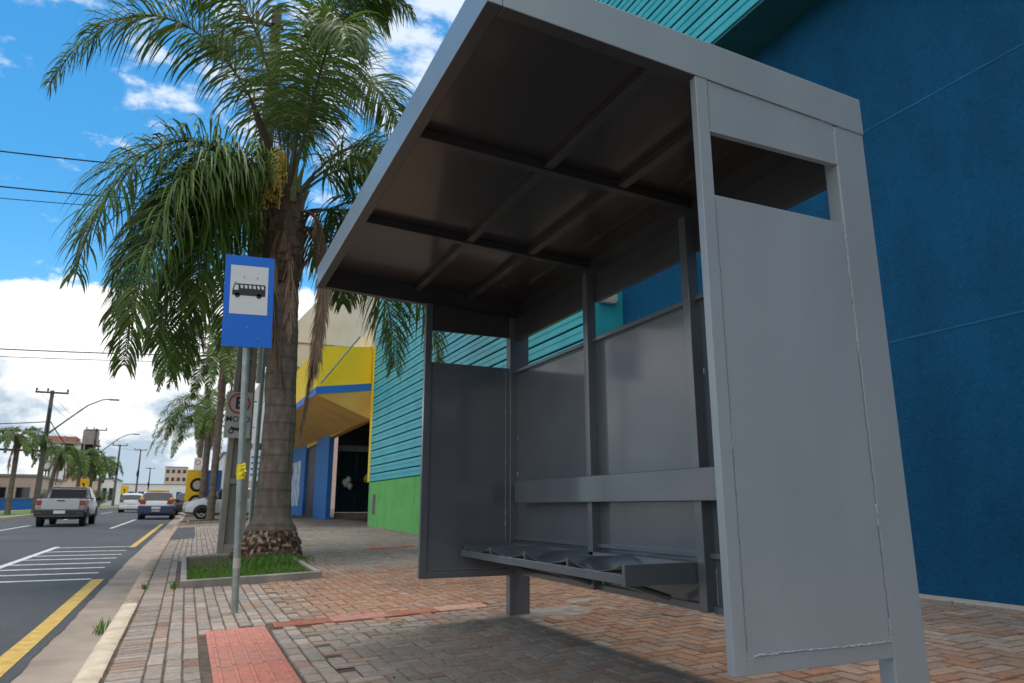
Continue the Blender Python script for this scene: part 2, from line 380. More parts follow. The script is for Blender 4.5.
# tactile tiles (ribbed) set in the pavement
def tile(name, x0, x1, y0, y1, ribs_y, col, lab):
    b = MB(); z = lambda x, y: SG(x, y)
    n = len(b.v); g = .003
    cs = [(x0+g, y0+g), (x1-g, y0+g), (x1-g, y1-g), (x0+g, y1-g)]
    for h in (-.03, .004): b.v += [(x, y, z(x, y)+h) for x, y in cs]
    for f in ((4,5,6,7), (0,1,5,4), (1,2,6,5), (2,3,7,6), (3,0,4,7)): b.face([n+i for i in f], col)
    W = (x1-x0) if ribs_y else (y1-y0); k = max(3, int(W/.075))
    for i in range(k):
        a = (i+.5)/k*W
        for (s0, s1, hh) in ((a-.014, a+.014, .010),):
            n = len(b.v)
            if ribs_y: q0 = [(x0+s0, y0+.02), (x0+s1, y0+.02), (x0+s1, y1-.02), (x0+s0, y1-.02)]
            else: q0 = [(x0+.02, y0+s0), (x1-.02, y0+s0), (x1-.02, y0+s1), (x0+.02, y0+s1)]
            cx = sum(p[0] for p in q0)/4; cy = sum(p[1] for p in q0)/4
            for (f_, h) in ((1, .003), (.55 if 1 else 1, hh)):
                for (x, y) in q0:
                    xx = cx+(x-cx)*(f_ if ribs_y else .97+.03*f_); yy = cy+(y-cy)*(f_ if not ribs_y else .97+.03*f_)
                    b.v.append((xx, yy, z(x, y)+h))
            c2 = tuple(v*1.07 for v in col)
            b.face([n+4, n+5, n+6, n+7], c2)
            for a_ in range(4): b.face((n+a_, n+(a_+1) % 4, n+4+(a_+1) % 4, n+4+a_), tuple(v*.85 for v in col))
    return tag(b.build(name, M['tile']), lab, 'paving tile')
rows = [(5.42, 6.17, (.52, .20, .15), 'ribbed coral red warning tile at the head of the row beside the kerb bricks'),
        (4.78, 5.42, (.48, .195, .15), 'ribbed coral red tile, second in the row running toward the viewer'),
        (4.14, 4.78, (.51, .185, .135), 'ribbed coral red tile, third in the row running toward the viewer')]
for a, c, col, lb in rows: tile('tactile_tile', .22, .65, a, c, True, col, lb)
for i, (x0, x1, col, lb) in enumerate([(.71, 1.16, (.34, .13, .09), 'dull dark red ribbed tile lying against the coral tiles'), (1.16, 1.62, (.50, .24, .20), 'pale pinkish ribbed tile in the short cross strip'),
        (1.62, 2.06, (.38, .15, .09), 'muddy red ribbed tile in the middle of the cross strip'), (2.06, 2.51, (.58, .33, .24), 'washed out salmon tile beside the foot of the shelter post')]):
    tile('tactile_tile', x0, x1, 6.05, 6.29, False, col, lb)
tile('tactile_tile', 3.12, 4.04, 13.47, 13.70, False, (.50, .09, .06), 'narrow bright red tile strip far back in front of the green wall')

# cement patch around the far shelter post, dark patch and pale line further up
def blob(name, cx, cy, rx, ry, m, h=.006, seed=0, n=40):
    b = MB(); c0 = (cx, cy, SG(cx, cy)+h); pts = []
    for k in range(n):
        a = 2*math.pi*k/n; r = 1+.35*noise.noise(Vector((math.cos(a)*1.6, math.sin(a)*1.6, seed)))+.12*noise.noise(Vector((math.cos(a)*6, math.sin(a)*6, seed)))
        x, y = cx+rx*r*math.cos(a), cy+ry*r*math.sin(a); pts.append((x, y, SG(x, y)-.004))
    for k in range(n):
        p, q = pts[k], pts[(k+1) % n]
        pi = [(cx+(v[0]-cx)*.88, cy+(v[1]-cy)*.88, SG(v[0], v[1])+h) for v in (p, q)]
        b.quad([p, q, pi[1], pi[0]]); b.quad([pi[0], pi[1], c0])
    o = b.build(name, m, smooth=True); o['kind'] = 'structure'; return o
blob('cement_patch', 2.78, 5.48, .42, .20, M['patch'], .008, 3)
blob('cement_patch', 2.55, 2.05, .30, .22, M['patch'], .008, 5)
blob('cement_patch', 3.35, 5.9, .18, .10, M['patch'], .007, 9)
b = MB()
for i in range(12):
    x0, x1 = -.1+i*.33, -.1+(i+1)*.33
    b.quad([(x0, 22.6, SG(x0, 22.6)+.006), (x1, 22.6, SG(x1, 22.6)+.006), (x1, 22.85, SG(x1, 22.85)+.006), (x0, 22.85, SG(x0, 22.85)+.006)])
b.build('concrete_strip', M['gutter'])['kind'] = 'structure'
b = MB(); b.quad([(-.3, 20.5, SG(-.3, 20.5)+.006), (.28, 20.5, SG(.28, 20.5)+.006), (.35, 28, SG(.35, 28)+.006), (-.2, 28, SG(-.2, 28)+.006)])
b.build('asphalt_patch', M['asphalt'])['kind'] = 'structure'
b = MB(); lx, ly = 1.56, 5.62; lz = SG(lx, ly)+.004
for k in range(6):
    a0, a1 = k/6, (k+1)/6; f_ = lambda t: (lx-.06+.12*t, .022*math.sin(math.pi*t), lz+.02*math.sin(math.pi*t))
    p, q = f_(a0), f_(a1); b.quad([(p[0], ly-p[1], p[2]+.006), (q[0], ly-q[1], q[2]+.006), (q[0], ly, q[2]-.006), (p[0], ly, p[2]-.006)], (.50, .38, .22)); b.quad([(p[0], ly, p[2]-.006), (q[0], ly, q[2]-.006), (q[0], ly+q[1], q[2]+.008), (p[0], ly+p[1], p[2]+.008)], (.44, .32, .18))
tag(b.build('dry_leaf', M['leafdry'], smooth=True), 'small curled tan dry leaf lying on the bricks beside the cross strip of tiles', 'leaf')
# loose grit on the bricks (one mass nobody could count)
b = MB()
for i in range(900):
    if i < 520: x, y = rnd.gauss(2.6, .5), rnd.gauss(5.2, .7)
    else: x, y = rnd.uniform(.7, 5.4), rnd.uniform(2.2, 8.5)
    if x < .7: continue
    s = rnd.uniform(.002, .007)*(1.7 if rnd.random() < .06 else 1); z = SG(x, y)+.002; c = rnd.choice([(.06,.035,.025), (.20,.10,.06), (.42,.38,.33), (.11,.08,.06)])
    p = [Vector((x, y, z))+Vector((rnd.uniform(-1, 1), rnd.uniform(-1, 1), rnd.uniform(0, .9)))*s for _ in range(5)]
    b.quad([p[0], p[1], p[2]], c); b.quad([p[1], p[2], p[3]], c); b.quad([p[0], p[3], p[4]], c); b.quad([p[2], p[4], p[1]], c)
tag(b.build('grit', M['paver']), 'loose crumbs of soil and grit scattered over the bricks under the shelter', 'grit', kind='stuff')

# ------------------------------------------------------------------ bus shelter
SH = empty('bus_shelter', (2.5, 2.0, 0), 0, 'open fronted charcoal grey steel bus shelter with bench standing on the brick pavement', 'bus shelter')
XF, XW, XR, XO, YN, YF, ZB, ZO1, ZO2 = 1.675, 1.725, 2.415, 2.595, 1.968, 5.471, .31, 2.012, 2.28
ox, oy = 2.5, 2.0
def zrb(x): return 2.556-.053*(x-.788)      # underside of the roof frame (falls to the back)
def zrt(x): return 2.727-.050*(x-.788)
def hexa(b, x0, x1, y0, y1, f0, f1, mi=0, lit=()):
    n = len(b.v)
    for f in (f0, f1):
        for (x, y) in ((x0, y0), (x1, y0), (x1, y1), (x0, y1)): b.v.append((x-ox, y-oy, f(x)))
    for f in ((0,3,2,1),(4,5,6,7),(0,1,5,4),(1,2,6,5),(2,3,7,6),(3,0,4,7)): b.face([n+i for i in f], None, mi)
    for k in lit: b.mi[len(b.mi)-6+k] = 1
def sbx(name, m, x0, x1, y0, y1, z0, z1, bevel=.003, parent=SH):
    b = MB(); b.box(x0-ox, x1-ox, y0-oy, y1-oy, z0, z1); return b.build(name, m, parent, bevel=bevel)
RX0, RX1, RY0, RY1 = .788, 2.60, 1.966, 5.573
# fascia frame of the roof: box sections
b = MB()
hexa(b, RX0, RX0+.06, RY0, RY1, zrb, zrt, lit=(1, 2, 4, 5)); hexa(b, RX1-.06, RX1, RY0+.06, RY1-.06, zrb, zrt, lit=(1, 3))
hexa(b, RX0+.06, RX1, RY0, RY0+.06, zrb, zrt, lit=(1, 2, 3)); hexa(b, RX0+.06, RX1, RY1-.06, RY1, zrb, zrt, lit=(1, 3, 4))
roof = b.build('roof_frame', [M['roof_steel_shaded'], M['shelter']], SH, bevel=.004)  # outer faces in lit paint, inner faces in its shaded copy
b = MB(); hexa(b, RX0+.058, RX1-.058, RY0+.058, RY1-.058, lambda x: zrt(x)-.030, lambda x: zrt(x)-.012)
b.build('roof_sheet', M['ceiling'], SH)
for Yr in (3.12, 4.30):
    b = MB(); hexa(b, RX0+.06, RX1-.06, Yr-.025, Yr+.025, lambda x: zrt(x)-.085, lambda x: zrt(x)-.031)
    b.build('rafter', M['roof_steel_shaded'], SH, bevel=.002)
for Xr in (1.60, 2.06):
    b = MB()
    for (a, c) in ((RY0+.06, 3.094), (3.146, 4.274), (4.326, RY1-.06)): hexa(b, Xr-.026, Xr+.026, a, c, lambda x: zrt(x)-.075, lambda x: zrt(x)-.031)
    b.build('purlin', M['roof_steel_shaded'], SH, bevel=.002)
# rear posts
def post(y0, y1, zb_, m_):
    b = MB(); n = 0
    fx_ = .022 if y0 > 4 else 0
    b.box(XR+fx_-ox, XO+fx_-ox, y0-oy, y1-oy, zb_, zrb(2.5)+.0); return b.build('post', m_, SH, bevel=.006)
post(YN, YN+.07, SG(2.5, 2)-.05, M['shelter']); post(YF, YF+.08, SG(2.5, 5.5)-.05, M['shelter_shaded'])
# end screens
def weld(pts, name='weld_bead', parent=SH, rad=.0035, m=None):
    b = MB(); out = []
    for (p, q) in zip(pts, pts[1:]):
        p, q = Vector(p), Vector(q); n = max(2, int((q-p).length/.012))
        for i in range(n): 
            t = i/n; v = p.lerp(q, t); out.append(v+Vector((rnd.gauss(0, .0012), rnd.gauss(0, .0006), rnd.gauss(0, .0012))))
    out.append(Vector(pts[-1]))
    out = [(v.x-ox, v.y-oy, v.z) for v in out]
    b.tube(out, [rad*.75*(.6+.8*rnd.random()) for _ in out], 6); return b.build(name, m or M['weld'], parent, smooth=True)
def endscreen(y0, y1, face):
    yt = (y0+y1)/2
    sm_ = M['shelter'] if face < 0 else M['shelter_shaded']  # far screen takes the shaded copy of the same paint
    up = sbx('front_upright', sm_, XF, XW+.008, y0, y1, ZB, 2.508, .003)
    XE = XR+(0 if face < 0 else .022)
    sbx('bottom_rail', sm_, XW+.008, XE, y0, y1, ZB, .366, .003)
    pan = sbx('side_panel', M['shelter'] if face < 0 else M['shelter_shaded'], XW+.008, XE, y0+.002 if face < 0 else y0+.012, y1-.008, .366, ZO1, .0015)
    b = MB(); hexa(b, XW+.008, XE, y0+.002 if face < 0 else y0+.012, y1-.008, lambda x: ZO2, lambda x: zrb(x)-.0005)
    b.build('head_panel', M['shelter'] if face < 0 else M['roof_steel_shaded'], SH, bevel=.0015)
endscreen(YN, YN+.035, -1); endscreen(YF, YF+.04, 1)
yw = YN-.0005
weld([(XR-.004, yw, 2.44), (XR-.004, yw, 2.285)], rad=.004); weld([(XR-.004, yw, 2.0), (XR-.004, yw, 1.45)], rad=.0042)
weld([(XR-.004, yw, 1.45), (XR-.003, yw, .86)], rad=.0018, m=M['seam']); weld([(XR-.003, yw, .86), (XR-.003, yw, .78)], rad=.007)
weld([(XR-.003, yw, .78), (XR-.002, yw, .45)], rad=.002, m=M['seam']); weld([(XR-.003, yw, .44), (XR-.003, yw, .372)], rad=.0045)
weld([(1.76, yw, .368), (1.90, yw, .370)], rad=.005); weld([(1.90, yw, .370), (2.13, yw, .368)], rad=.0035); weld([(2.13, yw, .368), (2.41, yw, .367)], rad=.0045)
weld([(XW+.008, yw, 2.0), (XW+.008, yw, .38)], rad=.0014, m=M['seam']); weld([(XW+.008, yw, 2.50), (XW+.008, yw, 2.30)], rad=.0012, m=M['seam'])
weld([(XW+.03, yw, zrb(1.755)-.002), (2.30, yw, zrb(2.30)-.002)], rad=.0016, m=M['seam'])
weld([(2.33, yw, zrb(2.33)-.002), (2.59, yw, zrb(2.59)-.003)], rad=.0018)
weld([(XW+.008, yw, 1.14), (XW+.01, yw, 1.02)], rad=.003)
yf = YF+.012
weld([(XR-.012, yf, 1.98), (XR-.012, yf, .40)], rad=.0035, m=M['shelter']); weld([(1.76, yf, .372), (2.40, yf, .371)], rad=.003, m=M['shelter'])
for z_ in (1.62, 1.20, .78, .70): weld([(XR-.012, yf-.004, z_), (XR-.012, yf-.004, z_+.03)], rad=.007)
# back wall: posts, header, sheets, rails
XB = 2.50
bays = [(YN+.07, 3.03), (3.09, 4.145), (4.205, YF)]
for y0_ in (3.03, 4.145): sbx('back_upright', M['shelter_shaded'], 2.435, 2.505, y0_, y0_+.06, .33, zrb(2.47)-.001, .003)
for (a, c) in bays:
    sbx('back_panel', M['shelter_shaded'], XB+.006, XB+.014, a, c, .36, 1.965, 0)
    b = MB(); hexa(b, XB-.005, XB+.03, a, c, lambda x: 2.255, lambda x: zrb(x)-.001); b.build('head_panel', M['roof_steel_shaded'], SH, bevel=.002)
    sbx('back_rail', M['shelter_shaded'], XB-.028, XB+.005, a, c, 1.966, 1.992, .002)
    sbx('back_rail', M['shelter_shaded'], XB-.028, XB+.005, a, c, .592, .618, .002)
    sbx('back_rail', M['shelter_shaded'], XB-.028, XB+.03, a, c, .325, .362, .002)
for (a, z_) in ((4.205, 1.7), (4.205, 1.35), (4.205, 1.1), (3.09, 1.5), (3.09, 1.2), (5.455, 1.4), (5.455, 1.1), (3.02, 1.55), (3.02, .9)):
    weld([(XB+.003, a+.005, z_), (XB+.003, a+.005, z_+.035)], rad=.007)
sbx('backrest', M['shelter_shaded'], 2.385, 2.425, 2.25, 5.26, .879, 1.047, .004)
for y0_ in (3.035, 4.15, 5.2): sbx('bracket', M['shelter_shaded'], 2.426, 2.50, y0_, y0_+.04, .91, 1.01, .002)
# bench
BN = MB()
BX0, BX1, BY0, BY1 = 2.0, 2.465, 3.10, 5.44
def bq(b, x0, x1, y0, y1, z0, z1): b.box(x0-ox, x1-ox, y0-oy, y1-oy, z0, z1)
bq(BN, BX0, BX0+.03, BY0+.03, BY1, .474, .522)      # front rail
bq(BN, BX0, BX1, BY0, BY0+.03, .466, .570); bq(BN, BX0+.03, BX1, BY1-.03, BY1, .474, .566)
bq(BN, BX1-.03, BX1, BY0+.03, BY1-.03, .474, .566)
bench = BN.build('bench', M['shelter_shaded'], SH, bevel=.003)
ns = 4; seatL = (BY1-BY0-.06)/ns
for k in range(1, ns):
    yy = BY0+.03+k*seatL; b = MB(); bq(b, BX0+.002, BX1-.03, yy-.008, yy+.008, .476, .572); b.build('divider', M['shelter_shaded'], bench, bevel=.001)
for k in range(ns):
    b = MB(); a = BY0+.03+k*seatL+.008; c = a+seatL-.016; n1, n2 = 16, 8; idx = {}
    for side in (0, 1):
        for i in range(n1+1):
            for j in range(n2+1):
                u, v = i/n1, j/n2; x = BX0+.004+v*(BX1-.03-BX0-.004); y = a+u*(c-a)
                dish = math.sin(math.pi*u)**.8*.047*(1-.35*v)
                idx[side, i, j] = len(b.v); b.v.append((x-ox, y-oy, .569-dish-side*.003))
    for side in (0, 1):
        for i in range(n1):
            for j in range(n2): q = [idx[side, i, j], idx[side, i+1, j], idx[side, i+1, j+1], idx[side, i, j+1]]; b.face(q if side else q[::-1])
    for i in range(n1): b.face([idx[0, i, 0], idx[0, i+1, 0], idx[1, i+1, 0], idx[1, i, 0]])
    b.build('seat', M['shelter_shaded'], bench, smooth=True)
for yy in (3.35, 4.2, 5.1):
    b = MB(); b.tube([(BX0+.12-ox, yy-oy, .47), (2.44-ox, yy-oy, .37)], .018, 6); b.build('strut', M['shelter_shaded'], bench)

# ------------------------------------------------------------------ big blue / teal building
WX, TX, TY0, TY1 = 5.87, 5.28, 8.93, 22.9
BL = empty('painted_building', (WX, 8, 0), 0, 'large windowless building with rough blue wall, turquoise ribbed cladding and green plinth', 'building')
def abx(name, m, par, x0, x1, y0, y1, z0, z1, bevel=0):
    b = MB(); l = par.location; b.box(x0-l.x, x1-l.x, y0-l.y, y1-l.y, z0-l.z, z1-l.z); return b.build(name, m, par, bevel=bevel)
abx('blue_wall', M['blue_wall'], BL, WX, WX+.3, -14, TY0, -.3, 10.6)
for z_ in (2.34, 4.51): abx('wall_joint', M['blue_joint'], BL, WX-.004, WX-.0005, -14, TY0-.002, z_, z_+.018)
abx('side_wall', M['blue_wall'], BL, WX+.3, 24, -14, -13.8, -.3, 10.6)
abx('rear_body', M['teal_flat'], BL, WX+.3, 24, -13.8, TY1, 0, 10.6)
abx('projecting_wall', M['teal_flat'], BL, TX+.06, WX+.29, TY0+.003, TY1, 1.612, 10.58)
abx('return_face', M['teal_flat'], BL, TX, WX-.002, TY0-.03, TY0, 0, 6.28)
abx('plinth', M['green'], BL, TX-.005, WX+.29, TY0+.01, TY1, -.1, 1.60)
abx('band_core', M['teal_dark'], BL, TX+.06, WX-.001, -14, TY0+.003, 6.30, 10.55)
# ribbed cladding: profile in z swept along y
def cladding(name, ya, yb, z0, z1, pitch=.245):
    b = MB(); l = BL.location; prof = []; z = z0
    while z < z1:
        prof += [(TX+.05, z), (TX+.004, z+.019), (TX, z+.034), (TX, z+.105), (TX+.014, z+.112), (TX+.014, z+.135), (TX, z+.142), (TX, z+pitch-.032), (TX+.004, z+pitch-.018)]
        z += pitch
    prof.append((TX+.05, z))
    for i_, ((xa, za), (xc, zc)) in enumerate(zip(prof, prof[1:])):
        b.quad([(xa-l.x, ya-l.y, za), (xc-l.x, ya-l.y, zc), (xc-l.x, yb-l.y, zc), (xa-l.x, yb-l.y, za)], mi=1 if i_ % 9 in (0, 8) else 0)  # groove faces carry painted shade
    return b.build(name, [M['teal'], M['teal_dark']], BL)
cladding('cladding', TY0-.03, TY1, 1.61, 10.4); cladding('cladding', -14, TY0-.032, 6.31, 10.4)
abx('soffit', M['teal_soffit_shaded'], BL, TX, WX-.002, -14, TY0-.031, 6.27, 6.299)
abx('parapet_cap', M['teal_flat'], BL, TX-.05, WX+.35, -14, TY1, 10.6, 10.68)
v = abx('vent', M['sill'], BL, TX-.022, TX-.006, 21.95, 22.3, .62, 1.22)
for k in range(8): abx('slat', M['signblack'], v, 0, 0, 0, 0, 0, 0) if False else None
b = MB()
for k in range(8): b.box(TX-.026-WX, TX-.0225-WX, 22.0-8, 22.25-8, .66+k*.068, .69+k*.068)
b.build('louvre', M['signblack'], BL)
# light fitting at the corner of the turquoise return
LF = empty('wall_light', (TX+.25, TY0-.03, 3.95), 0, 'small square pale light fitting on the turquoise corner seen through the shelter', 'light fitting')
px_light = bx('housing', M['signgrey'], LF, -.11, .17, -.14, -.001, -.06, .05, .01); bx('diffuser', M['signwhite'], LF, -.09, .15, -.13, -.02, -.08, -.061, .005)
tag(LF)

# ------------------------------------------------------------------ yellow shop
YB = empty('yellow_shop', (TX, 23, 0), 0, 'shop with projecting yellow and blue canopy, shaded yellow underside and dark glazed entrance', 'shop')
def poly(name, m, par, faces, **k):
    b = MB(); l = par.location
    for f in faces: b.quad([(p[0]-l.x, p[1]-l.y, p[2]-l.z) for p in f])
    return b.build(name, m, par, **k)
cx0, cy0, cy1 = 3.52, 23.42, 45.
ca = poly('canopy', M['yellow'], YB, [[(cx0, cy0, 4.66), (TX, cy0-.15, 4.87), (TX, cy0-.15, 6.12), (cx0, cy0, 6.02)],
    [(cx0, cy0, 4.66), (cx0, cy0, 6.02), (cx0, cy1, 6.3), (cx0, cy1, 4.9)], [(cx0, cy0, 6.02), (TX, cy0-.15, 6.12), (TX, cy1, 6.4), (cx0, cy1, 6.3)]])
poly('stripe', M['stripe'], YB, [[(cx0-.01-0, cy0-.012, 4.42), (TX, cy0-.162, 4.63), (TX, cy0-.162, 4.87), (cx0-.01, cy0-.012, 4.66)],
    [(cx0-.012, cy0-.012, 4.42), (cx0-.012, cy0-.012, 4.66), (cx0-.012, cy1, 4.9), (cx0-.012, cy1, 4.66)]])
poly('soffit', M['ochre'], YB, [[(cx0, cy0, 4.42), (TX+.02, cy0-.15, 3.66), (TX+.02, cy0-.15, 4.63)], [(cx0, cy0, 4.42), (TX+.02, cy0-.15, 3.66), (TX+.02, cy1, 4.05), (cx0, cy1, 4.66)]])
b = MB(); b.tube([(3.62-TX, .05+.2, 4.75), (4.75-TX, -.1, 6.35)], .03, 6); b.build('stay_rod', M['galv'], YB)
def ybx(name, m, *a, par=YB, bevel=0): 
    return abx(name, m, par, *a, bevel=bevel)
ybx('end_pier', M['yellow'], TX+.0, TX+.25, 22.92, 23.2, 1.62, 6.1)
ybx('upper_wall', M['cream'], TX+.03, TX+.35, 23.25, 45, 4.2, 6.9)
ybx('pillar', M['shopblue'], TX, TX+.2, 30.6, 33.9, .1, 4.1)
ybx('front_wall', M['shopblue'], TX, TX+.3, 37.2, 47, .1, 4.3)
ybx('door', M['darkshop'], TX+.12, TX+.2, 33.9, 37.2, .1, 4.2)
ybx('poster', M['poster'], TX-.02, TX-.004, 38.6, 42.4, .9, 3.2)
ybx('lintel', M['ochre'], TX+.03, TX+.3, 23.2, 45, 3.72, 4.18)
# recessed entrance: side wall, glazing, sill
ybx('recess_wall', M['darkshop'], 12, 12.2, 22.95, 31.3, 0, 4.6); ybx('recess_ceiling', M['darkshop'], TX+.3, 12, 22.95, 34, 4.19, 4.3)
ybx('recess_side', M['darkshop'], 9.2, 12, 31.3, 31.5, .1, 4.18)
ybx('glazing', M['glass'], TX+.5, 9.2, 31.30, 31.34, .62, 3.2); ybx('shopfront_head', M['sill'], TX+.5, 9.2, 31.24, 31.36, 3.2, 3.45)
ybx('transom', M['darkshop'], TX+.5, 9.2, 31.28, 31.36, 3.45, 4.18)
ybx('sill', M['sill'], TX+.5, 9.2, 31.15, 31.4, .2, .6, bevel=.02)
for x_ in (5.85, 6.6, 7.35, 8.1): ybx('mullion', M['darkshop'], x_, x_+.05, 31.26, 31.295, .62, 3.2)
b = MB(); b.quad([(6.15-TX, 7.9, 3.62), (6.4-TX, 7.9, 3.62), (6.4-TX, 8.1, 3.62), (6.15-TX, 8.1, 3.62)]); 
lampo = empty('ceiling_lamp', (6.05, 29.5, 4.185), 0, 'small lit round lamp on the dark entrance ceiling', 'lamp')
b = MB(); b.tube([(0, 0, -.06), (0, 0, 0)], .10, 16); b.build('bowl', M['lamp'], lampo); b = MB(); b.tube([(0, 0, -.02), (0, 0, .003)], .13, 16); b.build('rim', M['sill'], lampo)
def uv(b, c, r, n=8, sz=1.): 
    rings = []
    for i in range(1, n):
        th = math.pi*i/n; k0 = len(b.v); rings.append(k0)
        for k in range(n*2): ph = math.pi*k/n; b.v.append((c[0]+r*math.sin(th)*math.cos(ph), c[1]+r*math.sin(th)*math.sin(ph), c[2]+r*sz*math.cos(th)))
    t = len(b.v); b.v += [(c[0], c[1], c[2]+r*sz), (c[0], c[1], c[2]-r*sz)]; m = n*2
    for k in range(m): b.face((t, rings[0]+k, rings[0]+(k+1) % m)); b.face((t+1, rings[-1]+(k+1) % m, rings[-1]+k))
    for a, c2 in zip(rings, rings[1:]):
        for k in range(m): b.face((a+k, c2+k, c2+(k+1) % m, a+(k+1) % m))
for (x_, z_, mm, lb) in ((7.15, 2.15, 'balloon_y', 'bunch of yellow balloons hanging inside the dark shop entrance'), (6.2, 1.85, 'balloon_w', 'bunch of pale balloons hanging inside the dark shop entrance')):
    e_ = empty('balloon_bunch', (x_, 30.95, z_), 0, lb, 'balloons')
    for k in range(4):
        b = MB(); uv(b, (rnd.uniform(-.18, .18), rnd.uniform(-.1, .1), k*.09-.15), .13, 6, 1.15); b.build('balloon', M[mm], e_, smooth=True)
    b = MB(); b.tube([(0, 0, 0), (0, 0, 4.18-z_)], .004, 4); b.build('string', M['wire'], e_)
# cream block standing behind / above the canopy
CB = empty('cream_building', (4.4, 34, 0), 0, 'tall cream rendered building with sloping gable rising behind the yellow canopy', 'building')
poly('gable_wall', M['cream'], CB, [[(3.9, 34, 4.8), (12, 34, 4.8), (12, 34, 12.5), (6.4, 34, 12.5), (3.9, 34, 9.3)], [(3.9, 34, 4.8), (3.9, 34, 9.3), (3.9, 60, 9.3), (3.9, 60, 4.8)],
     [(3.9, 34, 9.3), (6.4, 34, 12.5), (6.4, 60, 12.5), (3.9, 60, 9.3)]])
for z_ in (6.0, 7.2, 8.4): abx('ledge', M['sill'], CB, 3.92, 12, 33.93, 33.995, z_, z_+.05)
ybx('far_wall', M['cream'], TX, TX+.3, 47.02, 60, 0, 6)

# ------------------------------------------------------------------ bus stop sign
BS = empty('bus_stop_sign', (.48, 7.07, SG(.48, 7.07)), 0, 'blue bus stop sign with white square and black bus on leaning galvanised pole', 'bus sign')
BS.rotation_euler = (0, R(-2.25), 0)
b = MB(); b.tube([(0, 0, -.1), (0, 0, 2.9)], .031, 20); b.build('pole', M['galv'], BS, smooth=True)
b = MB(); b.tube([(0, 0, .38), (0, 0, .47)], .0325, 20); b.build('paint_scuff', M['signgrey'], BS, smooth=True)
PZ0, PZ1 = 2.40, 3.305
pl = bx('plate', M['signblue'], BS, -.225, .225, -.040, -.037, PZ0, PZ1, .0)
zt = PZ1-.10
wp = bx('white_field', M['signwhite'], pl, -.172, .172, -.0415, -.0401, zt-.485, zt)
# bus pictogram: outline, windows, wheels (facing left)
b = MB(); zc = PZ1-.355; y_ = -.0435
def pl2(b, pts): b.quad([(x, y_, zc+z) for x, z in pts])
pl2(b, [(-.150, -.045), (.148, -.045), (.150, .015), (.150, .060), (.140, .072), (-.118, .072), (-.138, .060), (-.152, -.005)])
pl2(b, [(-.135, .072), (-.118, .072), (-.122, .084), (-.132, .084)])
for wx_ in (-.105, .092):
    pl2(b, [(wx_+.024*math.cos(a), -.045+.024*math.sin(a)) for a in [2*math.pi*k/16 for k in range(16)]])
b.build('bus_symbol', M['signblack'], pl)
b = MB(); y_ = -.0445
pl2(b, [(-.138, .006), (-.098, .006), (-.098, .056), (-.128, .056)])
for k in range(6):
    x_ = -.078+k*.038; pl2(b, [(x_+.004, .026), (x_+.024, .026), (x_+.020, .058), (x_-.004, .058)])
b.build('bus_window', M['signwhite'], pl)
for (x_, z_) in ((-.048, PZ1-.215), (.072, PZ1-.215), (0, PZ0+.185), (.10, PZ0+.085)):
    b = MB(); b.tube([(x_, -.0400, z_), (x_, -.049, z_)], .007, 10); b.build('bolt', M['galv'], pl, smooth=True)
for z_ in (2.55, 3.15): bx('clamp', M['galv'], BS, -.05, .05, -.0365, .036, z_, z_+.03, .003)
b = MB()
for k in range(26):
    a = rnd.uniform(0, 6.28); z_ = 1.15+.16*k/26+rnd.uniform(-.02, .02); r = .033+rnd.uniform(.0, .012); w = rnd.uniform(.008, .03); h = rnd.uniform(.015, .04); a2 = a+w/.03
    b.quad([(r*math.cos(a), r*math.sin(a), z_), (.034*math.cos(a2), .034*math.sin(a2), z_), (r*math.cos(a2), r*math.sin(a2), z_+h), (.034*math.cos(a), .034*math.sin(a), z_+h)])
for k in range(14):
    z_ = 1.16+k*.010; b.tube([(0, 0, z_), (0, 0, z_+.010)], .033+.003*rnd.random(), 12, cap=False)
for k in range(5): b.quad([(rnd.uniform(-.05, .04), -.045, 1.17+k*.03), (rnd.uniform(-.02, .05), -.05, 1.17+k*.03), (rnd.uniform(-.02, .04), -.042, 1.20+k*.03)])
b.build('tape', M['tape'], BS)

# ------------------------------------------------------------------ utility poles
def concrete_pole(x, y, H_, w0, w1, d0, d1, label, group=None, name='utility_pole', near=True, m=None):
    zb_ = (SG(x, y) if x > -1 else MG(x, y)); e_ = empty(name, (x, y, zb_), 0, label, 'utility pole', group)
    b = MB(); m = m or M['concrete']
    def W(z): t = z/H_; return w0+(w1-w0)*t, d0+(d1-d0)*t
    def seg(b, fx0, fx1, fy, z0, z1):
        n = len(b.v)
        for z in (z0, z1):
            w, d = W(z)
            for (sx, sy) in ((fx0, -fy), (fx1, -fy), (fx1, fy), (fx0, fy)): b.v.append((sx*w/2, sy*d/2, z))
        for f in ((0,3,2,1),(4,5,6,7),(0,1,5,4),(1,2,6,5),(2,3,7,6),(3,0,4,7)): b.face([n+i for i in f])
    if near:
        seg(b, -1, -.52, 1, -.2, H_); seg(b, .52, 1, 1, -.2, H_); seg(b, -.515, .515, .45, -.2, H_)
        for k in range(9):
            z = 1.25+k*1.2; seg(b, -.515, .515, .97, z, z+.10)
        seg(b, -.515, .515, .97, -.2, .15)
    else: seg(b, -1, 1, 1, -.2, H_)
    b.build('shaft', m, e_, bevel=.008 if near else 0)
    return e_
UP = concrete_pole(.83, 14.75, 11.5, .47, .17, .30, .14, 'tall tapering concrete utility pole with recessed panels beside the nearest palm')
b = MB(); b.box(-.10, .10, -.16, .0, 10.9, 11.7); b.build('pole_head', M['wood_arm'], UP)
b = MB(); b.box(-.78, .16, -.16, -.08, 11.16, 11.24); b.build('crossarm', M['wood_arm'], UP)
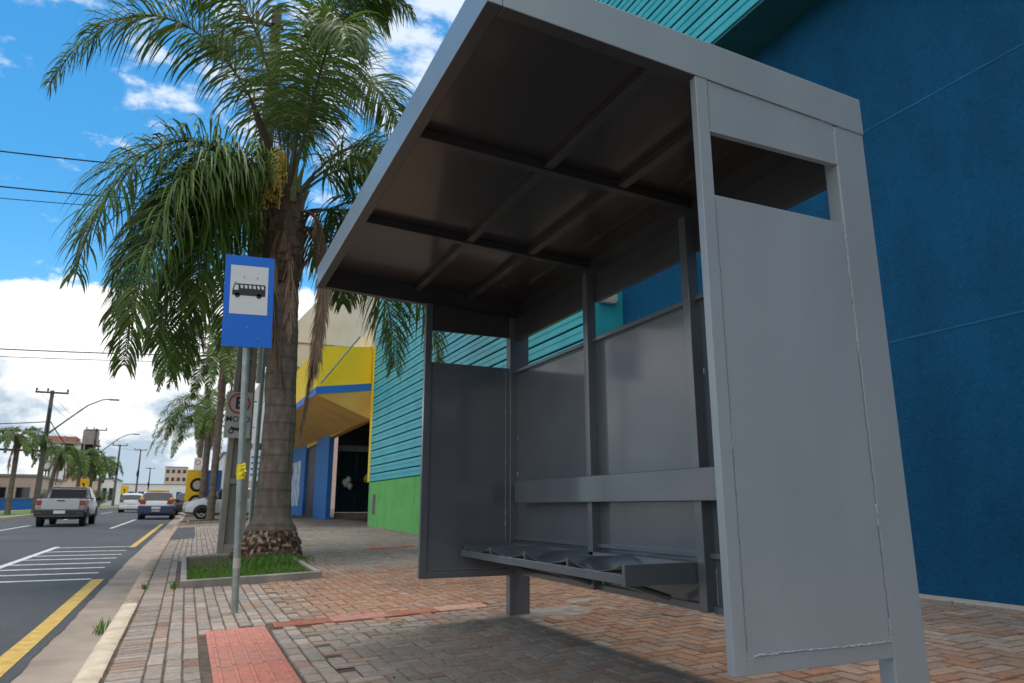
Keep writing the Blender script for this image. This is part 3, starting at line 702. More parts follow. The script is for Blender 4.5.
for (x_, z_, dn) in ((-.74, 11.24, 1), (-.4, 11.24, 1)):
    b = MB(); b.tube([(x_, -.12, z_), (x_, -.12, z_+.08), (x_, -.12, z_+.10), (x_, -.12, z_+.2)] if dn > 0 else [(x_, -.12, z_-.1), (x_, -.12, z_-.22), (x_, -.12, z_-.34), (x_, -.12, z_-.46)], [.02, .05, .035, .05], 8); b.build('insulator', M['ceramic'], UP, smooth=True)
for z_ in (4.6, 4.75, 6.6): b = MB(); b.box(-.22, .22, -.16, .16, z_, z_+.03); b.build('strap', M['galv'], UP)
b = MB(); b.tube([(.24, -.16, 3.2), (.22, -.14, 7.5)], .045, 10); b.build('conduit', M['signgrey'], UP, smooth=True)
b = MB(); b.tube([(.17, -.2, 5), (.14, -.18, 8), (.10, -.16, 10.8)], .014, 6); b.tube([(.21, -.2, 5), (.18, -.18, 8), (.13, -.16, 10.8)], .012, 6); b.build('cable', M['wire'], UP)

# parking sign clamped to that pole
NP = empty('parking_sign', (.755, 14.52, 2.12), 0, 'off white parking sign with red ringed letter E, the word MOTO and a motorcycle', 'road sign')
npl = bx('plate', M['signgrey'], NP, -.235, .235, -.052, -.048, 0, .88, .0)
b = MB(); y_ = -.055; n = 40; zc = .66
for k in range(n):
    a, c = 2*math.pi*k/n, 2*math.pi*(k+1)/n
    b.quad([(r*math.cos(t), y_, zc+r*math.sin(t)) for r, t in ((.165, a), (.20, a), (.20, c), (.165, c))])
b.build('red_ring', M['signred'], npl)
text('letter', 'E', .33, M['signblack'], npl, (0, -.0535, zc)); text('lettering', 'MOTO', .145, M['signblack'], npl, (0, -.0535, .355))
b = MB(); zc = .13; y_ = -.0545
for wx_ in (-.11, .11):
    for k in range(20):
        a, c = 2*math.pi*k/20, 2*math.pi*(k+1)/20
        b.quad([(wx_+r*math.cos(t), y_, zc+r*math.sin(t)) for r, t in ((.028, a), (.052, a), (.052, c), (.028, c))])
pl2(b, [(-.08, .02), (.02, .0), (.07, .03), (.10, .10), (.06, .10), (.0, .06), (-.12, .085), (-.13, .065)]); pl2(b, [(.09, .02), (.11, .02), (.07, .13), (.04, .13)])
b.build('motorcycle_symbol', M['signblack'], npl)
for z_ in (.2, .7): bx('strap', M['galv'], NP, -.24, .31, -.0475, -.045, z_, z_+.025)
# slim post behind with a two panel blade sign
PS = empty('street_post', (1.20, 15.3, SG(1.2, 15.3)), 0, 'slim dark green post standing between the concrete pole and the palm', 'post')
b = MB(); b.tube([(0, 0, -.1), (0, 0, 4.2)], .042, 14); b.build('shaft', M['greenpost'], PS, smooth=True); b = MB(); b.tube([(0, 0, 4.2), (0, 0, 4.26)], .06, 14); b.build('cap', M['greenpost'], PS, smooth=True)
WS = empty('shop_sign', (1.95, 22.5, SG(1.95, 22.5)), R(-28), 'pole sign with two stacked white panels seen just left of the palm trunk', 'sign')
b = MB(); b.tube([(-.2, 0, -.1), (-.2, 0, 3.6)], .07, 12); b.build('pole', M['signwhite'], WS, smooth=True)
bx('panel', M['signwhite'], WS, -.4, .45, -.09, -.075, 2.55, 3.75, .005); bx('panel', M['signwhite'], WS, -.4, .4, -.09, -.075, 1.45, 2.35, .005)
b = MB(); 
for k in range(4): b.box(-.3, .25, -.095, -.091, 1.6+k*.17, 1.66+k*.17)
b.build('print', M['stripe'], WS)

def far_pole(x, y, H_, lamp, label):
    e_ = concrete_pole(x, y, H_, .36, .20, .28, .16, label, 'utility poles along the far side of the road', near=False, m=M['pole_far'])
    b = MB(); b.box(-.95, .95, -.16, -.06, H_-.22, H_-.10); b.build('crossarm', M['wood_arm'], e_)
    for x_ in (-.88, -.25, .88): b = MB(); b.tube([(x_, -.11, H_-.1), (x_, -.11, H_+.02), (x_, -.11, H_+.12)], [.03, .07, .05], 6); b.build('insulator', M['ceramic'], e_)
    b = MB(); b.tube([(-.12, -.15, H_*.62), (-.10, -.2, H_*.56), (-.12, -.15, H_*.5)], [.05, .17, .05], 8); b.tube([(.12, -.18, H_*.60), (.12, -.18, H_*.5)], .06, 6); b.tube([(.02, -.2, H_*.85), (.05, -.2, H_*.6)], .05, 6); b.build('cable_bundle', M['wire'], e_)
    if lamp:
        b = MB(); b.tube([(0, 0, H_*.63), (1.1, -.2, H_*.76), (2.2, -.4, H_*.885), (3.0, -.5, H_*.935), (3.5, -.5, H_*.945)], [.06, .05, .045, .04, .04], 8); a_ = b.build('lamp_arm', M['pole_far'], e_, smooth=True)
        b = MB(); b.box(3.4, 4.0, -.62, -.4, H_*.94-.05, H_*.94+.05); b.build('lantern', M['sill'], a_)
    return e_
FP = [(-8.8, 55., 7.95, True, 'nearest roadside utility pole with crossarm and long curved lamp arm'), (-9.1, 84., 8.0, True, 'second utility pole with crossarm, in front of the unfinished tower block'),
      (-9.4, 116., 8.6, False, 'third utility pole in the receding row, just above the white car'), (-8.2, 142., 9.6, False, 'fourth utility pole in the row, further right above the patrol car'), (-8.5, 190., 8.6, False, 'small distant utility pole at the far end of the row')]
for a in FP: far_pole(*a)
def wire(p, q, sag, r, name='power_line', lab=None):
    b = MB(); p, q = Vector(p), Vector(q); pts = []
    for i in range(25):
        t = i/24; v = p.lerp(q, t); v.z -= sag*4*t*(1-t); pts.append(v)
    b.tube(pts, r, 5); return tag(b.build(name, M['wire'], smooth=True), lab or 'thin dark overhead cable', 'cable')
wire((.06, 14.63, 11.42), (-11, 9, 11.8), .4, .012, lab='overhead wire leaving the crossarm toward the top left of the sky')
wire((.08, 14.63, 11.2), (-11, 12, 11.1), .4, .010, lab='faint overhead wire crossing the blue sky near the top')
wire((.8, 14.6, 7.6), (-14, 15.5, 7.6), .35, .014, lab='single overhead wire crossing the blue sky left of the big palm')
wire((.8, 14.6, 6.9), (-14, 15.2, 6.78), .35, .014, lab='upper of the close pair of wires left of the palm')
wire((.8, 14.6, 6.72), (-14, 15.6, 6.6), .35, .008, lab='lower thinner wire of the close pair left of the palm')
wire((.8, 34, 7.5), (-26, 36, 7.6), .4, .025, lab='upper wire across the white cloud'); wire((.8, 34, 7.2), (-26, 36, 7.25), .4, .015, lab='lower wire across the white cloud')
for dx, zt_ in ((-.88, 8.0), (-.25, 8.0), (.88, 8.0)):
    for k in range(3):
        a, c = FP[k], FP[k+1]
        wire((a[0]+dx, a[1]-.1, a[2]+MG(0, a[1])+.1), (c[0]+dx, c[1]-.1, c[2]+MG(0, c[1])+.1), .5, .012, lab=('near' if k == 0 else 'middle' if k == 1 else 'far')+' span of the '+{-.88: 'left', -.25: 'centre', .88: 'right'}[dx]+' conductor between roadside poles')
wire((-8.85, 55, 4.7), (-26, 40, 10.5), .9, .05, lab='thick cable rising from the nearest roadside pole to the left edge')
wire((-8.85, 55, 4.4), (-26, 42, 6.2), .7, .07, lab='thick sagging cable bundle running left from the nearest roadside pole')
wire((-8.65, 55, 6.3), (-9.0, 84, 4.9), .6, .035, lab='cable sagging from the nearest to the second roadside pole')
wire((-8.85, 55, 6.3), (-24, 50, 5.9), .5, .03, lab='slack cable running left from halfway up the nearest roadside pole')

# ------------------------------------------------------------------ palms
UPV = Vector((0, 0, 1))
def bez(P, t):
    n = len(P)-1; 
    pts = [Vector(p) for p in P]
    while len(pts) > 1: pts = [pts[i].lerp(pts[i+1], t) for i in range(len(pts)-1)]
    return pts[0]
def frond(b, P, n, Lmax, width=.022, droop=1.2, start=.18, dry=False, r0=.022, tips=None, nseg=4, ang=(-35, 55), rv=None):
    """P: control points of the rachis; leaflets hang from both sides"""
    rv = rv or rnd
    N = 22; pts = [bez(P, i/N) for i in range(N+1)]
    rc = (.12, .10, .04) if not dry else (.17, .10, .055)
    b.tube(pts, [r0*(1-.86*i/N) for i in range(N+1)], 5, rc, cap=False)
    for i in range(n):
        t = start+(1-start)*(i+rv.random()*.7)/n; t = min(t, .999)
        p = bez(P, t); tg = (bez(P, min(1, t+.01))-bez(P, max(0, t-.01))).normalized()
        sd = tg.cross(UPV); 
        if sd.length < .1: sd = Vector((1, 0, 0))
        sd.normalize(); nrm = sd.cross(tg)
        u = (t-start)/(1-start)
        Ln = Lmax*(.45+.55*math.sin(math.pi*min(1, u*.8+.18)))*(1-.45*max(0, u-.7)/.3)*rv.uniform(.85, 1.12)
        for sgn in (-1, 1):
            ph = R(rv.uniform(*ang)); fwd = .35+.55*u+rv.uniform(-.12, .12)
            d = (sd*sgn*math.cos(ph)+nrm*math.sin(ph)+tg*fwd).normalized()
            if dry: d = (d*.25+Vector((rv.gauss(0, .12), rv.gauss(0, .12), -1))).normalized()
            base = rv.random()
            if dry: g = rv.uniform(.7, 1.15); col = (.40*g, .28*g, .195*g)
            else:
                g = rv.uniform(.65, 1.4); col = (.066*g+.035*base, .132*g+.025*base, .020*g) if base < .9 else (.15*g, .17*g, .05*g)
            q = p.copy(); step = Ln/nseg; w0 = width*rv.uniform(.8, 1.2); prev = None
            tw = rv.uniform(-.6, .6)
            for k in range(nseg+1):
                wv = d.cross(nrm if abs(d.dot(nrm)) < .9 else sd)
                if wv.length < .05: wv = sd
                wv.normalize(); wv = (wv*math.cos(tw)+d.cross(wv)*math.sin(tw))
                w = w0*(.55, 1, .9, .6, .08)[min(4, int(k*4/nseg))]
                cur = (q-wv*w/2, q+wv*w/2)
                if prev: 
                    n0 = len(b.v); b.v += [tuple(prev[0]), tuple(prev[1]), tuple(cur[1]), tuple(cur[0])]; b.face((n0, n0+1, n0+2, n0+3), col)
                prev = cur
                d = (d+Vector((0, 0, -1))*droop*(.10+.16*k)*(.7+.6*rv.random())+Vector((rv.gauss(0, .03), rv.gauss(0, .03), 0))).normalized()
                q = q+d*step
def ring_trunk(b, path, rads, seg=28, ringp=.17, amp=.008, cA=(.175, .14, .115), cB=(.13, .105, .085), seed=0, root=0., jit=0., step=.035):
    zs = []; N = int(sum((Vector(path[i+1])-Vector(path[i])).length for i in range(len(path)-1))/step)
    rows = []; 
    for i in range(N+1):
        t = i/N; f = t*(len(path)-1); k = min(int(f), len(path)-2); u = f-k
        p = Vector(path[k]).lerp(Vector(path[k+1]), u); r = rads[k]+(rads[k+1]-rads[k])*u
        n0 = len(b.v); h = p.z
        for s in range(seg):
            a = 2*math.pi*s/seg; nv = noise.noise(Vector((math.cos(a)*1.3, math.sin(a)*1.3, h*2+seed)))
            ph = ((h+.03*nv)/ringp) % 1.; rr = r+amp*(1-ph)**3*1.0+.016*nv+jit*noise.noise(Vector((math.cos(a)*6, math.sin(a)*6, h*3)))
            if root: 
                kk = max(0, 1-h/root); rr += .13*kk*abs(noise.noise(Vector((math.cos(a)*3.2, math.sin(a)*3.2, h*5+seed))))*2.2+.05*kk*noise.noise(Vector((math.cos(a)*9, math.sin(a)*9, h*16)))+.022*kk*noise.noise(Vector((math.cos(a)*22, math.sin(a)*22, h*40)))
            b.v.append((p.x+rr*math.cos(a), p.y+rr*math.sin(a), h))
        rows.append((n0, h))
    for (a, h), (c, _) in zip(rows, rows[1:]):
        ph = (h/ringp) % 1.
        for s in range(seg):
            nn = noise.noise(Vector((math.cos(2*math.pi*s/seg)*4, math.sin(2*math.pi*s/seg)*4, h*3+seed)))
            col = tuple(x*(1+.3*nn) for x in (cB if ph < .14 else cA))
            if root and h < root*.75:
                n5 = noise.noise(Vector((math.cos(2*math.pi*s/seg)*11, math.sin(2*math.pi*s/seg)*11, h*18))); q_ = cl(.5+n5*1.5, 0, 1); col = tuple(a_*(1-q_)+b_*q_ for a_, b_ in zip((.055, .03, .02), (.20, .125, .085)))
                if n5 > .30 and h > .12: col = (.34, .26, .19)
            b.face((a+s, a+(s+1) % seg, c+(s+1) % seg, c+s), col)
# the nearest palm
PX, PY = 1.30, 12.45; PG = SG(PX, PY)
PM = empty('palm_tree', (PX, PY, PG), 0, 'tallest palm, in the kerbed bed, with long drooping green fronds and dead brown ones', 'palm tree')
b = MB(); ring_trunk(b, [(0, 0, -.05), (0, 0, .18), (0, 0, .5), (-.0, 0, .68), (0, 0, 1.2), (.0, 0, 2.4), (-.05, 0, 3.7), (-.12, 0, 4.7)], [.46, .46, .37, .29, .265, .255, .25, .26], root=.62, seg=84, ringp=.27, jit=.010, step=.02, amp=.006)
tr = b.build('trunk', M['trunk'], PM, smooth=True, angle=60)
b = MB(); ring_trunk(b, [(-.12, 0, 4.6), (-.13, 0, 5.1), (-.13, 0, 5.8), (-.12, 0, 6.4)], [.28, .33, .30, .16], cA=(.10, .07, .05), cB=(.05, .035, .025), amp=.03, seed=4)
for k in range(70):
    a = k*2.4; z_ = 4.55+1.9*k/70; r = .30-.10*max(0, (z_-5.9)); base = Vector((-.13+r*math.cos(a), r*math.sin(a), z_)); out = Vector((math.cos(a), math.sin(a), 0)); sd = Vector((-math.sin(a), math.cos(a), 0))
    l_ = rnd.uniform(.25, .55); w = rnd.uniform(.05, .10); col = rnd.choice([(.13,.09,.06), (.20,.13,.085), (.09,.06,.045), (.24,.17,.12)]) if z_ < 6 else (.17, .18, .07)
    p1 = base+out*.05+UPV*l_*.5; p2 = base+out*(.12+.1*rnd.random())+UPV*l_
    b.quad([base-sd*w, base+sd*w, p1+sd*w*.7, p1-sd*w*.7], col); b.quad([p1-sd*w*.7, p1+sd*w*.7, p2+sd*w*.25, p2-sd*w*.25], col)
for k in range(160):    # hanging fibres
    a = rnd.uniform(0, 6.28); z_ = rnd.uniform(4.6, 6.3); p = Vector((-.13+.33*math.cos(a), .33*math.sin(a), z_)); l_ = rnd.uniform(.15, .5); dx = Vector((rnd.gauss(0, .05), rnd.gauss(0, .05), -l_))
    b.quad([p, p+Vector((.008, 0, 0)), p+dx], (.16, .10, .06))
b.build('crown_base', M['boot'], PM, smooth=False)
cz = 6.15; cxn = -.13
FR = [ # rachis control points relative to the palm base, n, leaflet length, angle spread
 ([(cxn, 0, cz), (-.75, -.2, 8.2), (-1.9, -.5, 9.9), (-3.3, -.8, 9.0), (-3.75, -1.0, 7.0)], 88, .88, (-30, 40)),      # long left arch
 ([(cxn, .1, cz-.1), (-1.0, -.5, 7.0), (-2.3, -1.0, 7.2), (-2.9, -1.3, 5.6), (-3.0, -1.4, 4.0)], 84, 1.0, (-20, 35)),
 ([(cxn, -.1, cz-.2), (-.9, -.9, 6.8), (-1.8, -1.5, 6.6), (-2.2, -1.7, 5.0), (-2.2, -1.8, 3.3)], 84, 1.0, (-20, 35)),
 ([(cxn, .2, cz-.3), (-.9, .5, 6.8), (-2.0, .9, 6.9), (-2.6, 1.1, 5.0), (-2.5, 1.2, 3.2)], 84, 1.0, (-20, 35)),
 ([(cxn, .1, cz-.4), (-.8, -.1, 6.8), (-1.7, .1, 6.7), (-1.9, .1, 5.0), (-1.75, .1, 2.9)], 80, .95, (-15, 30)),
 ([(cxn, .0, cz+.1), (-.1, .0, 8.6), (.1, -.2, 10.9), (1.0, -.5, 11.4), (1.8, -.7, 10.2)], 92, .95, (-35, 50)),         # tall, arching right
 ([(cxn, .1, cz+.1), (.1, .5, 8.8), (.9, 1.2, 10.6), (1.9, 1.8, 10.4), (2.6, 2.2, 9.0)], 84, .95, (-35, 50)),
 ([(cxn, .1, cz+.1), (-.3, .4, 8.4), (-.7, 1.0, 10.2), (-1.1, 1.6, 10.9), (-1.8, 2.2, 10.2)], 80, .85, (-35, 50)),      # up, slightly left
 ([(cxn, .1, cz+.1), (-.2, .6, 8.0), (-.2, 1.5, 9.8), (.1, 2.5, 10.0), (.4, 3.4, 8.8)], 76, .85, (-35, 50)),
 ([(cxn, 0, cz), (.1, -.6, 8.0), (.2, -1.5, 9.2), (.3, -2.3, 8.8), (.3, -2.9, 7.6)], 76, .8, (-30, 45)),
 ([(cxn, .1, cz), (.7, .3, 7.6), (1.6, .6, 8.2), (2.5, .9, 7.6), (3.0, 1.0, 6.2)], 80, .9, (-25, 40)),                 # right
 ([(cxn, .1, cz), (.7, -.2, 7.2), (1.5, -.5, 7.5), (2.3, -.8, 6.6), (2.8, -.9, 5.2)], 80, .85, (-25, 40)),
 ([(cxn, .1, cz-.3), (.7, .5, 6.8), (1.5, 1.0, 6.6), (2.2, 1.3, 5.2), (2.3, 1.4, 3.6)], 80, .95, (-20, 35)),
 ([(cxn, .1, cz-.4), (.8, .1, 6.7), (1.8, .1, 6.4), (2.6, .1, 5.0), (2.8, .1, 3.5)], 80, 1.0, (-20, 35)),
 ([(cxn, .2, cz-.5), (.5, .7, 6.3), (.9, 1.1, 6.1), (1.15, 1.3, 5.5), (1.2, 1.4, 4.8)], 70, .75, (-20, 30)),
 ([(cxn, .0, cz-.1), (-.7, -.2, 6.7), (-1.5, -.3, 6.9), (-2.3, -.4, 5.8), (-2.7, -.4, 4.2)], 84, 1.0, (-20, 35)),
 ([(cxn, .3, cz), (-.2, .2, 8.4), (.5, .3, 10.6), (.9, .2, 11.3), (1.5, .1, 11.0)], 88, 1.0, (-35, 50)),
 ([(cxn, .1, cz), (-.5, -.1, 8.2), (-.9, -.3, 10.0), (-1.5, -.5, 10.3), (-2.3, -.7, 9.3)], 80, .8, (-35, 50)),
 ([(cxn, -.1, cz-.2), (-.7, -.4, 7.0), (-1.3, -.8, 6.7), (-1.5, -1.0, 5.2), (-1.45, -1.0, 3.8)], 76, .95, (-20, 35)),
 ([(cxn, .1, cz), (.9, .6, 8.2), (1.7, 1.1, 8.7), (2.5, 1.5, 8.2), (2.9, 1.7, 7.1)], 80, .9, (-25, 40)),
 ([(cxn, .1, cz+.1), (0, .3, 8.6), (.3, .5, 10.8), (.4, .6, 11.8), (.9, .7, 12.0)], 84, 1.0, (-40, 50)),
 ([(cxn, .0, cz-.4), (-.8, -.3, 6.4), (-1.5, -.5, 6.1), (-1.9, -.6, 4.6), (-1.95, -.6, 3.3)], 84, .95, (-20, 30)),
 ([(cxn, .1, cz-.4), (-.7, .4, 6.5), (-1.3, .7, 6.2), (-1.6, .8, 4.6), (-1.6, .9, 3.1)], 84, .9, (-20, 30)),
 ([(cxn, .1, cz-.3), (-.9, .0, 6.8), (-1.9, -.1, 6.9), (-2.5, -.1, 5.4), (-2.6, -.1, 3.7)], 84, 1.0, (-20, 30)),
 ([(cxn, .2, cz-.3), (-.3, .9, 7.0), (-.7, 1.9, 7.0), (-.9, 2.5, 5.6), (-.9, 2.7, 4.0)], 70, .85, (-20, 30)),
]
for P, n_, L_, ag in FR:
    b = MB(); frond(b, P, int(n_*2.1), L_*1.28, width=.033, droop=.80, ang=(ag[0]-8, ag[1]+8), r0=.030, nseg=5); b.build('frond', M['leaf'], PM)
for P, n_, L_ in [([(.16, -.15, 6.0), (.62, -.3, 5.9), (.66, -.32, 4.9), (.44, -.33, 3.3), (.30, -.32, 2.0)], 560, .62), ([(-.25, -.3, 5.5), (-.50, -.35, 4.9), (-.28, -.35, 4.2), (-.10, -.35, 3.4), (-.02, -.35, 2.8)], 230, .60),
                  ([(.25, .1, 5.8), (.55, .1, 5.4), (.60, .1, 4.8), (.62, .1, 4.1), (.60, .1, 3.4)], 80, .5), ([(-.1, -.35, 5.3), (-.05, -.45, 4.9), (.0, -.42, 4.4), (.02, -.36, 3.6)], 90, .5)]:
    b = MB(); frond(b, P, n_, L_, width=.016, droop=.6, dry=True, start=.1, r0=.035); b.build('dead_frond', M['leafdry'], PM)
b = MB()
for k in range(90):
    a = rnd.uniform(0, 6.28); p = Vector((-.42+rnd.gauss(0, .07), -.3+rnd.gauss(0, .08), 6.9+rnd.uniform(-.1, .15))); pts = []
    for i in range(6): pts.append(p+Vector((math.cos(a)*.05*i*.6-.012*i, math.sin(a)*.05*i*.6, -.18*i*rnd.uniform(.7, 1.1))))
    b.tube(pts, .006, 4)
    for i in range(1, 6):
        for _ in range(2): q = pts[i]+Vector((rnd.gauss(0, .012), rnd.gauss(0, .012), rnd.gauss(0, .04))); b.box(q.x-.009, q.x+.009, q.y-.009, q.y+.009, q.z-.012, q.z+.012)
b.build('fruit_cluster', M['fruit'], PM)
b = MB(); b.tube([(-.3, -.1, 6.5), (-.5, -.25, 6.9), (-.75, -.38, 7.4), (-1.0, -.45, 7.95)], [.03, .07, .06, .008], 8); b.build('spathe', M['spathe'], PM, smooth=True)

def grass_patch(b, fx, fy, n, h0, h1, zf, w=.006):
    for _ in range(n):
        x, y = fx(), fy(); z = zf(x, y); h = rnd.uniform(h0, h1); a = rnd.uniform(0, 6.28); lx, ly = rnd.gauss(0, .35)*h, rnd.gauss(0, .35)*h; g = rnd.uniform(.6, 1.4)
        wx, wy = w*math.cos(a), w*math.sin(a); col = (.075*g, .20*g, .022*g) if rnd.random() < .85 else (.20*g, .19*g, .06*g)
        b.quad([(x-wx, y-wy, z), (x+wx, y+wy, z), (x+lx*.5+wx*.7, y+ly*.5+wy*.7, z+h*.6), (x+lx*.5-wx*.7, y+ly*.5-wy*.7, z+h*.6)], col)
        b.quad([(x+lx*.5-wx*.7, y+ly*.5-wy*.7, z+h*.6), (x+lx*.5+wx*.7, y+ly*.5+wy*.7, z+h*.6), (x+lx, y+ly, z+h*.95)], col)
# tree bed with concrete edging, soil and grass
def bed(x0, x1, y0, y1, label, ng, cx_):
    e_ = empty('tree_bed', ((x0+x1)/2, (y0+y1)/2, SG((x0+x1)/2, (y0+y1)/2)), 0, label, 'planter'); l = e_.location
    def slab(xa, xb, ya, yb, hz, nm):
        b = MB(); n = 0
        for h in (-.12, hz): b.v += [(x-l.x, y-l.y, SG(x, y)+h-l.z) for x, y in ((xa, ya), (xb, ya), (xb, yb), (xa, yb))]
        for f in ((0,3,2,1),(4,5,6,7),(0,1,5,4),(1,2,6,5),(2,3,7,6),(3,0,4,7)): b.face(f)
        return b.build(nm, M['concrete'] if nm == 'edging' else M['soil'], e_, bevel=.012 if nm == 'edging' else 0)
    t = .07
    slab(x0, x1, y0, y0+t, .085, 'edging'); slab(x0, x1, y1-t, y1, .085, 'edging'); slab(x0, x0+t, y0+t, y1-t, .085, 'edging'); slab(x1-t, x1, y0+t, y1-t, .085, 'edging'); slab(x0+t, x1-t, y0+t, y1-t, .045, 'earth')
    b = MB(); 
    grass_patch(b, lambda: rnd.uniform(x0+.09, x1-.09), lambda: min(y1-.1, y0+.09+abs(rnd.gauss(0, (y1-y0)*.33))), ng, .015, .065, lambda x, y: SG(x, y)+.03)
    grass_patch(b, lambda: rnd.gauss(cx_, .22), lambda: rnd.uniform(y0+1.3, y1-1.0), ng//9, .05, .17, lambda x, y: SG(x, y)+.03, .007)
    for i, v_ in enumerate(b.v): b.v[i] = (v_[0], v_[1], v_[2])
    tag(b.build('grass', M['grass']), 'bright green grass growing in the '+('near' if y0 < 12 else 'far')+' tree bed', 'grass', kind='stuff')
bed(.02, 1.62, 9.38, 13.2, 'rectangular concrete edged bed of grass at the foot of the big palm', 9000, 1.25)
bed(.1, 1.75, 31.6, 34.6, 'far concrete edged bed under the second palm beside the silver car', 1500, .9)
# weeds in kerb joint
def weed(x, y, s, lab, zf):
    b = MB()
    grass_patch(b, lambda: x+rnd.gauss(0, .025)*s, lambda: y+rnd.gauss(0, .06)*s, int(46*s), .05, .14*s, zf, .005)
    tag(b.build('weed', M['grass']), lab, 'plant')
weed(-.56, 7.4, 1.1, 'small green weed growing in the gutter beside the cream kerb', lambda x, y: RG(x, y)); weed(-.35, 9.6, .6, 'tiny weed at the kerb edge past the cream section', lambda x, y: SG(-.4, y)); weed(-.03, 9.42, .8, 'small weed at the front left corner of the near tree bed', lambda x, y: SG(x, y))

def palm(x, y, H_, Rf, nf, label, r=.15, seed=1, zf=None, leaf=.55, group=None, nl=60, dead=2, w=.04, lean=0):
    rv = random.Random(seed); z0 = (zf or SG)(x, y); e_ = empty('palm_tree', (x, y, z0), 0, label, 'palm tree', group)
    b = MB(); ring_trunk(b, [(0, 0, -.2), (0, 0, .3), (lean*.3, 0, H_*.5), (lean, 0, H_*.93)], [r*1.5, r*1.1, r, r], seg=12, ringp=.25, seed=seed); b.build('trunk', M['trunk'], e_, smooth=True, angle=60)
    b = MB(); ring_trunk(b, [(lean, 0, H_*.86), (lean, 0, H_*.93), (lean, 0, H_)], [r, r*1.6, r*.7], seg=10, cA=(.13, .09, .06), cB=(.06, .04, .03), amp=.04, seed=seed)
    for k in range(22):
        a = k*2.4; zz = H_*(.87+.11*k/22); o_ = Vector((math.cos(a), math.sin(a), 0)); p = o_*r*1.3+Vector((lean, 0, zz)); sd = Vector((-math.sin(a), math.cos(a), 0))*.07
        b.quad([p-sd, p+sd, p+o_*.2+UPV*.4], (.17, .12, .075))
    b.build('crown_base', M['boot'], e_)
    b = MB()
    for k in range(nf):
        a = k*2.399+rv.uniform(-.3, .3); el = 1.25-1.5*(k/nf)+rv.uniform(-.1, .1); L_ = Rf*rv.uniform(.85, 1.15); o_ = Vector((math.cos(a), math.sin(a), 0)); c0 = Vector((lean, 0, H_*.98))
        P = [c0, c0+(o_*math.cos(el)+UPV*math.sin(el))*L_*.45, c0+o_*L_*(.55+.25*math.cos(el))+UPV*L_*(.62*math.sin(el)+.08), c0+o_*L_*(.85+.15*math.cos(el))+UPV*L_*(.30*math.sin(el)-.35), c0+o_*L_*(.98+.1*math.cos(el))+UPV*L_*(.15*math.sin(el)-.68)]
        frond(b, P, int(nl*1.8), leaf*.85, width=w, droop=.75, nseg=3, rv=rv, r0=.02, ang=(-30, 45))
    b.build('crown', M['leaf'], e_)
    if dead:
        b = MB()
        for k in range(dead):
            a = rv.uniform(0, 6.28); o_ = Vector((math.cos(a), math.sin(a), 0)); c0 = Vector((lean, 0, H_*.92)); frond(b, [c0, c0+o_*.5, c0+o_*.6-UPV*1., c0+o_*.45-UPV*1.9], 40, .45, width=.03, dry=True, nseg=3, rv=rv)
        b.build('dead_frond', M['leafdry'], e_)
    return e_
G2 = 'palms along the pavement'; G3 = 'palms on the grass median'
palm(.98, 33.4, 7.6, 3.0, 17, 'second pavement palm, its thin trunk crossing the silver parked car', .145, 11, leaf=.75, group=G2, nl=66)
palm(.85, 47.0, 6.3, 3.0, 17, 'third pavement palm, bushy green crown left of the second palm', .19, 12, leaf=.75, group=G2, nl=60)
palm(.7, 66.0, 6.8, 3.4, 15, 'farthest pavement palm, small crown just above the yellow and blue board', .2, 17, leaf=.7, group=G2, nl=50)
palm(-9.7, 52.0, 4.6, 1.75, 13, 'leftmost small palm on the grass median left of the nearest roadside pole', .14, 13, zf=MG, leaf=.5, group=G3, nl=40, w=.05, dead=1)
palm(-9.1, 61.0, 4.2, 1.5, 12, 'slim palm on the median directly above the silver pickup', .14, 14, zf=MG, leaf=.5, group=G3, nl=36, w=.05, dead=2, lean=.3)
palm(-8.9, 74.0, 4.6, 2.2, 14, 'dense median palm in front of the unfinished tower block', .15, 15, zf=MG, leaf=.6, group=G3, nl=36, w=.06, dead=1)
palm(-8.8, 90.0, 4.8, 2.2, 13, 'median palm farther up the road, left of the white car', .15, 16, zf=MG, leaf=.6, group=G3, nl=30, w=.07, dead=0)
palm(-9.0, 84.0, 4.0, 1.9, 12, 'low median palm between the dense one and the white car', .15, 26, zf=MG, leaf=.6, group=G3, nl=30, w=.07, dead=0)
# shrubs along the median (leafy clumps)
def shrub(x, y, r, h, label, seed, col=(.06, .11, .025)):
    rv = random.Random(seed); e_ = empty('shrub', (x, y, MG(x, y)), 0, label, 'shrub'); b = MB()
    for k in range(900):
        v_ = Vector((rv.gauss(0, 1), rv.gauss(0, 1), rv.gauss(0, 1))).normalized(); rr = r*rv.uniform(.5, 1)*(1+.3*noise.noise(v_*2+Vector((seed, 0, 0)))); p = Vector((v_.x*rr, v_.y*rr, h*.55+v_.z*rr*h/r*.5)); s = .07; g = rv.uniform(.5, 1.5)
        a, c = [Vector((rv.gauss(0, 1), rv.gauss(0, 1), rv.gauss(0, 1))).normalized()*s for _ in range(2)]
        b.quad([p-a, p-c, p+a, p+c], tuple(x_*g for x_ in col))
    b.build('foliage', M['leaf'], e_); b = MB(); b.tube([(0, 0, -.1), (0, 0, h*.6)], .05, 6); b.build('stem', M['boot'], e_)
for i, (x, y, r, h, lb) in enumerate([(-10.5, 70, 1.0, 1.6, 'rounded shrub on the median behind the pickup'), (-9.9, 96, 1.2, 2.0, 'dark shrub on the median past the yellow road sign'), (-10.3, 108, 1.3, 2.2, 'pale distant shrub on the median left of the white car')]): shrub(x, y, r, h, lb, 40+i)

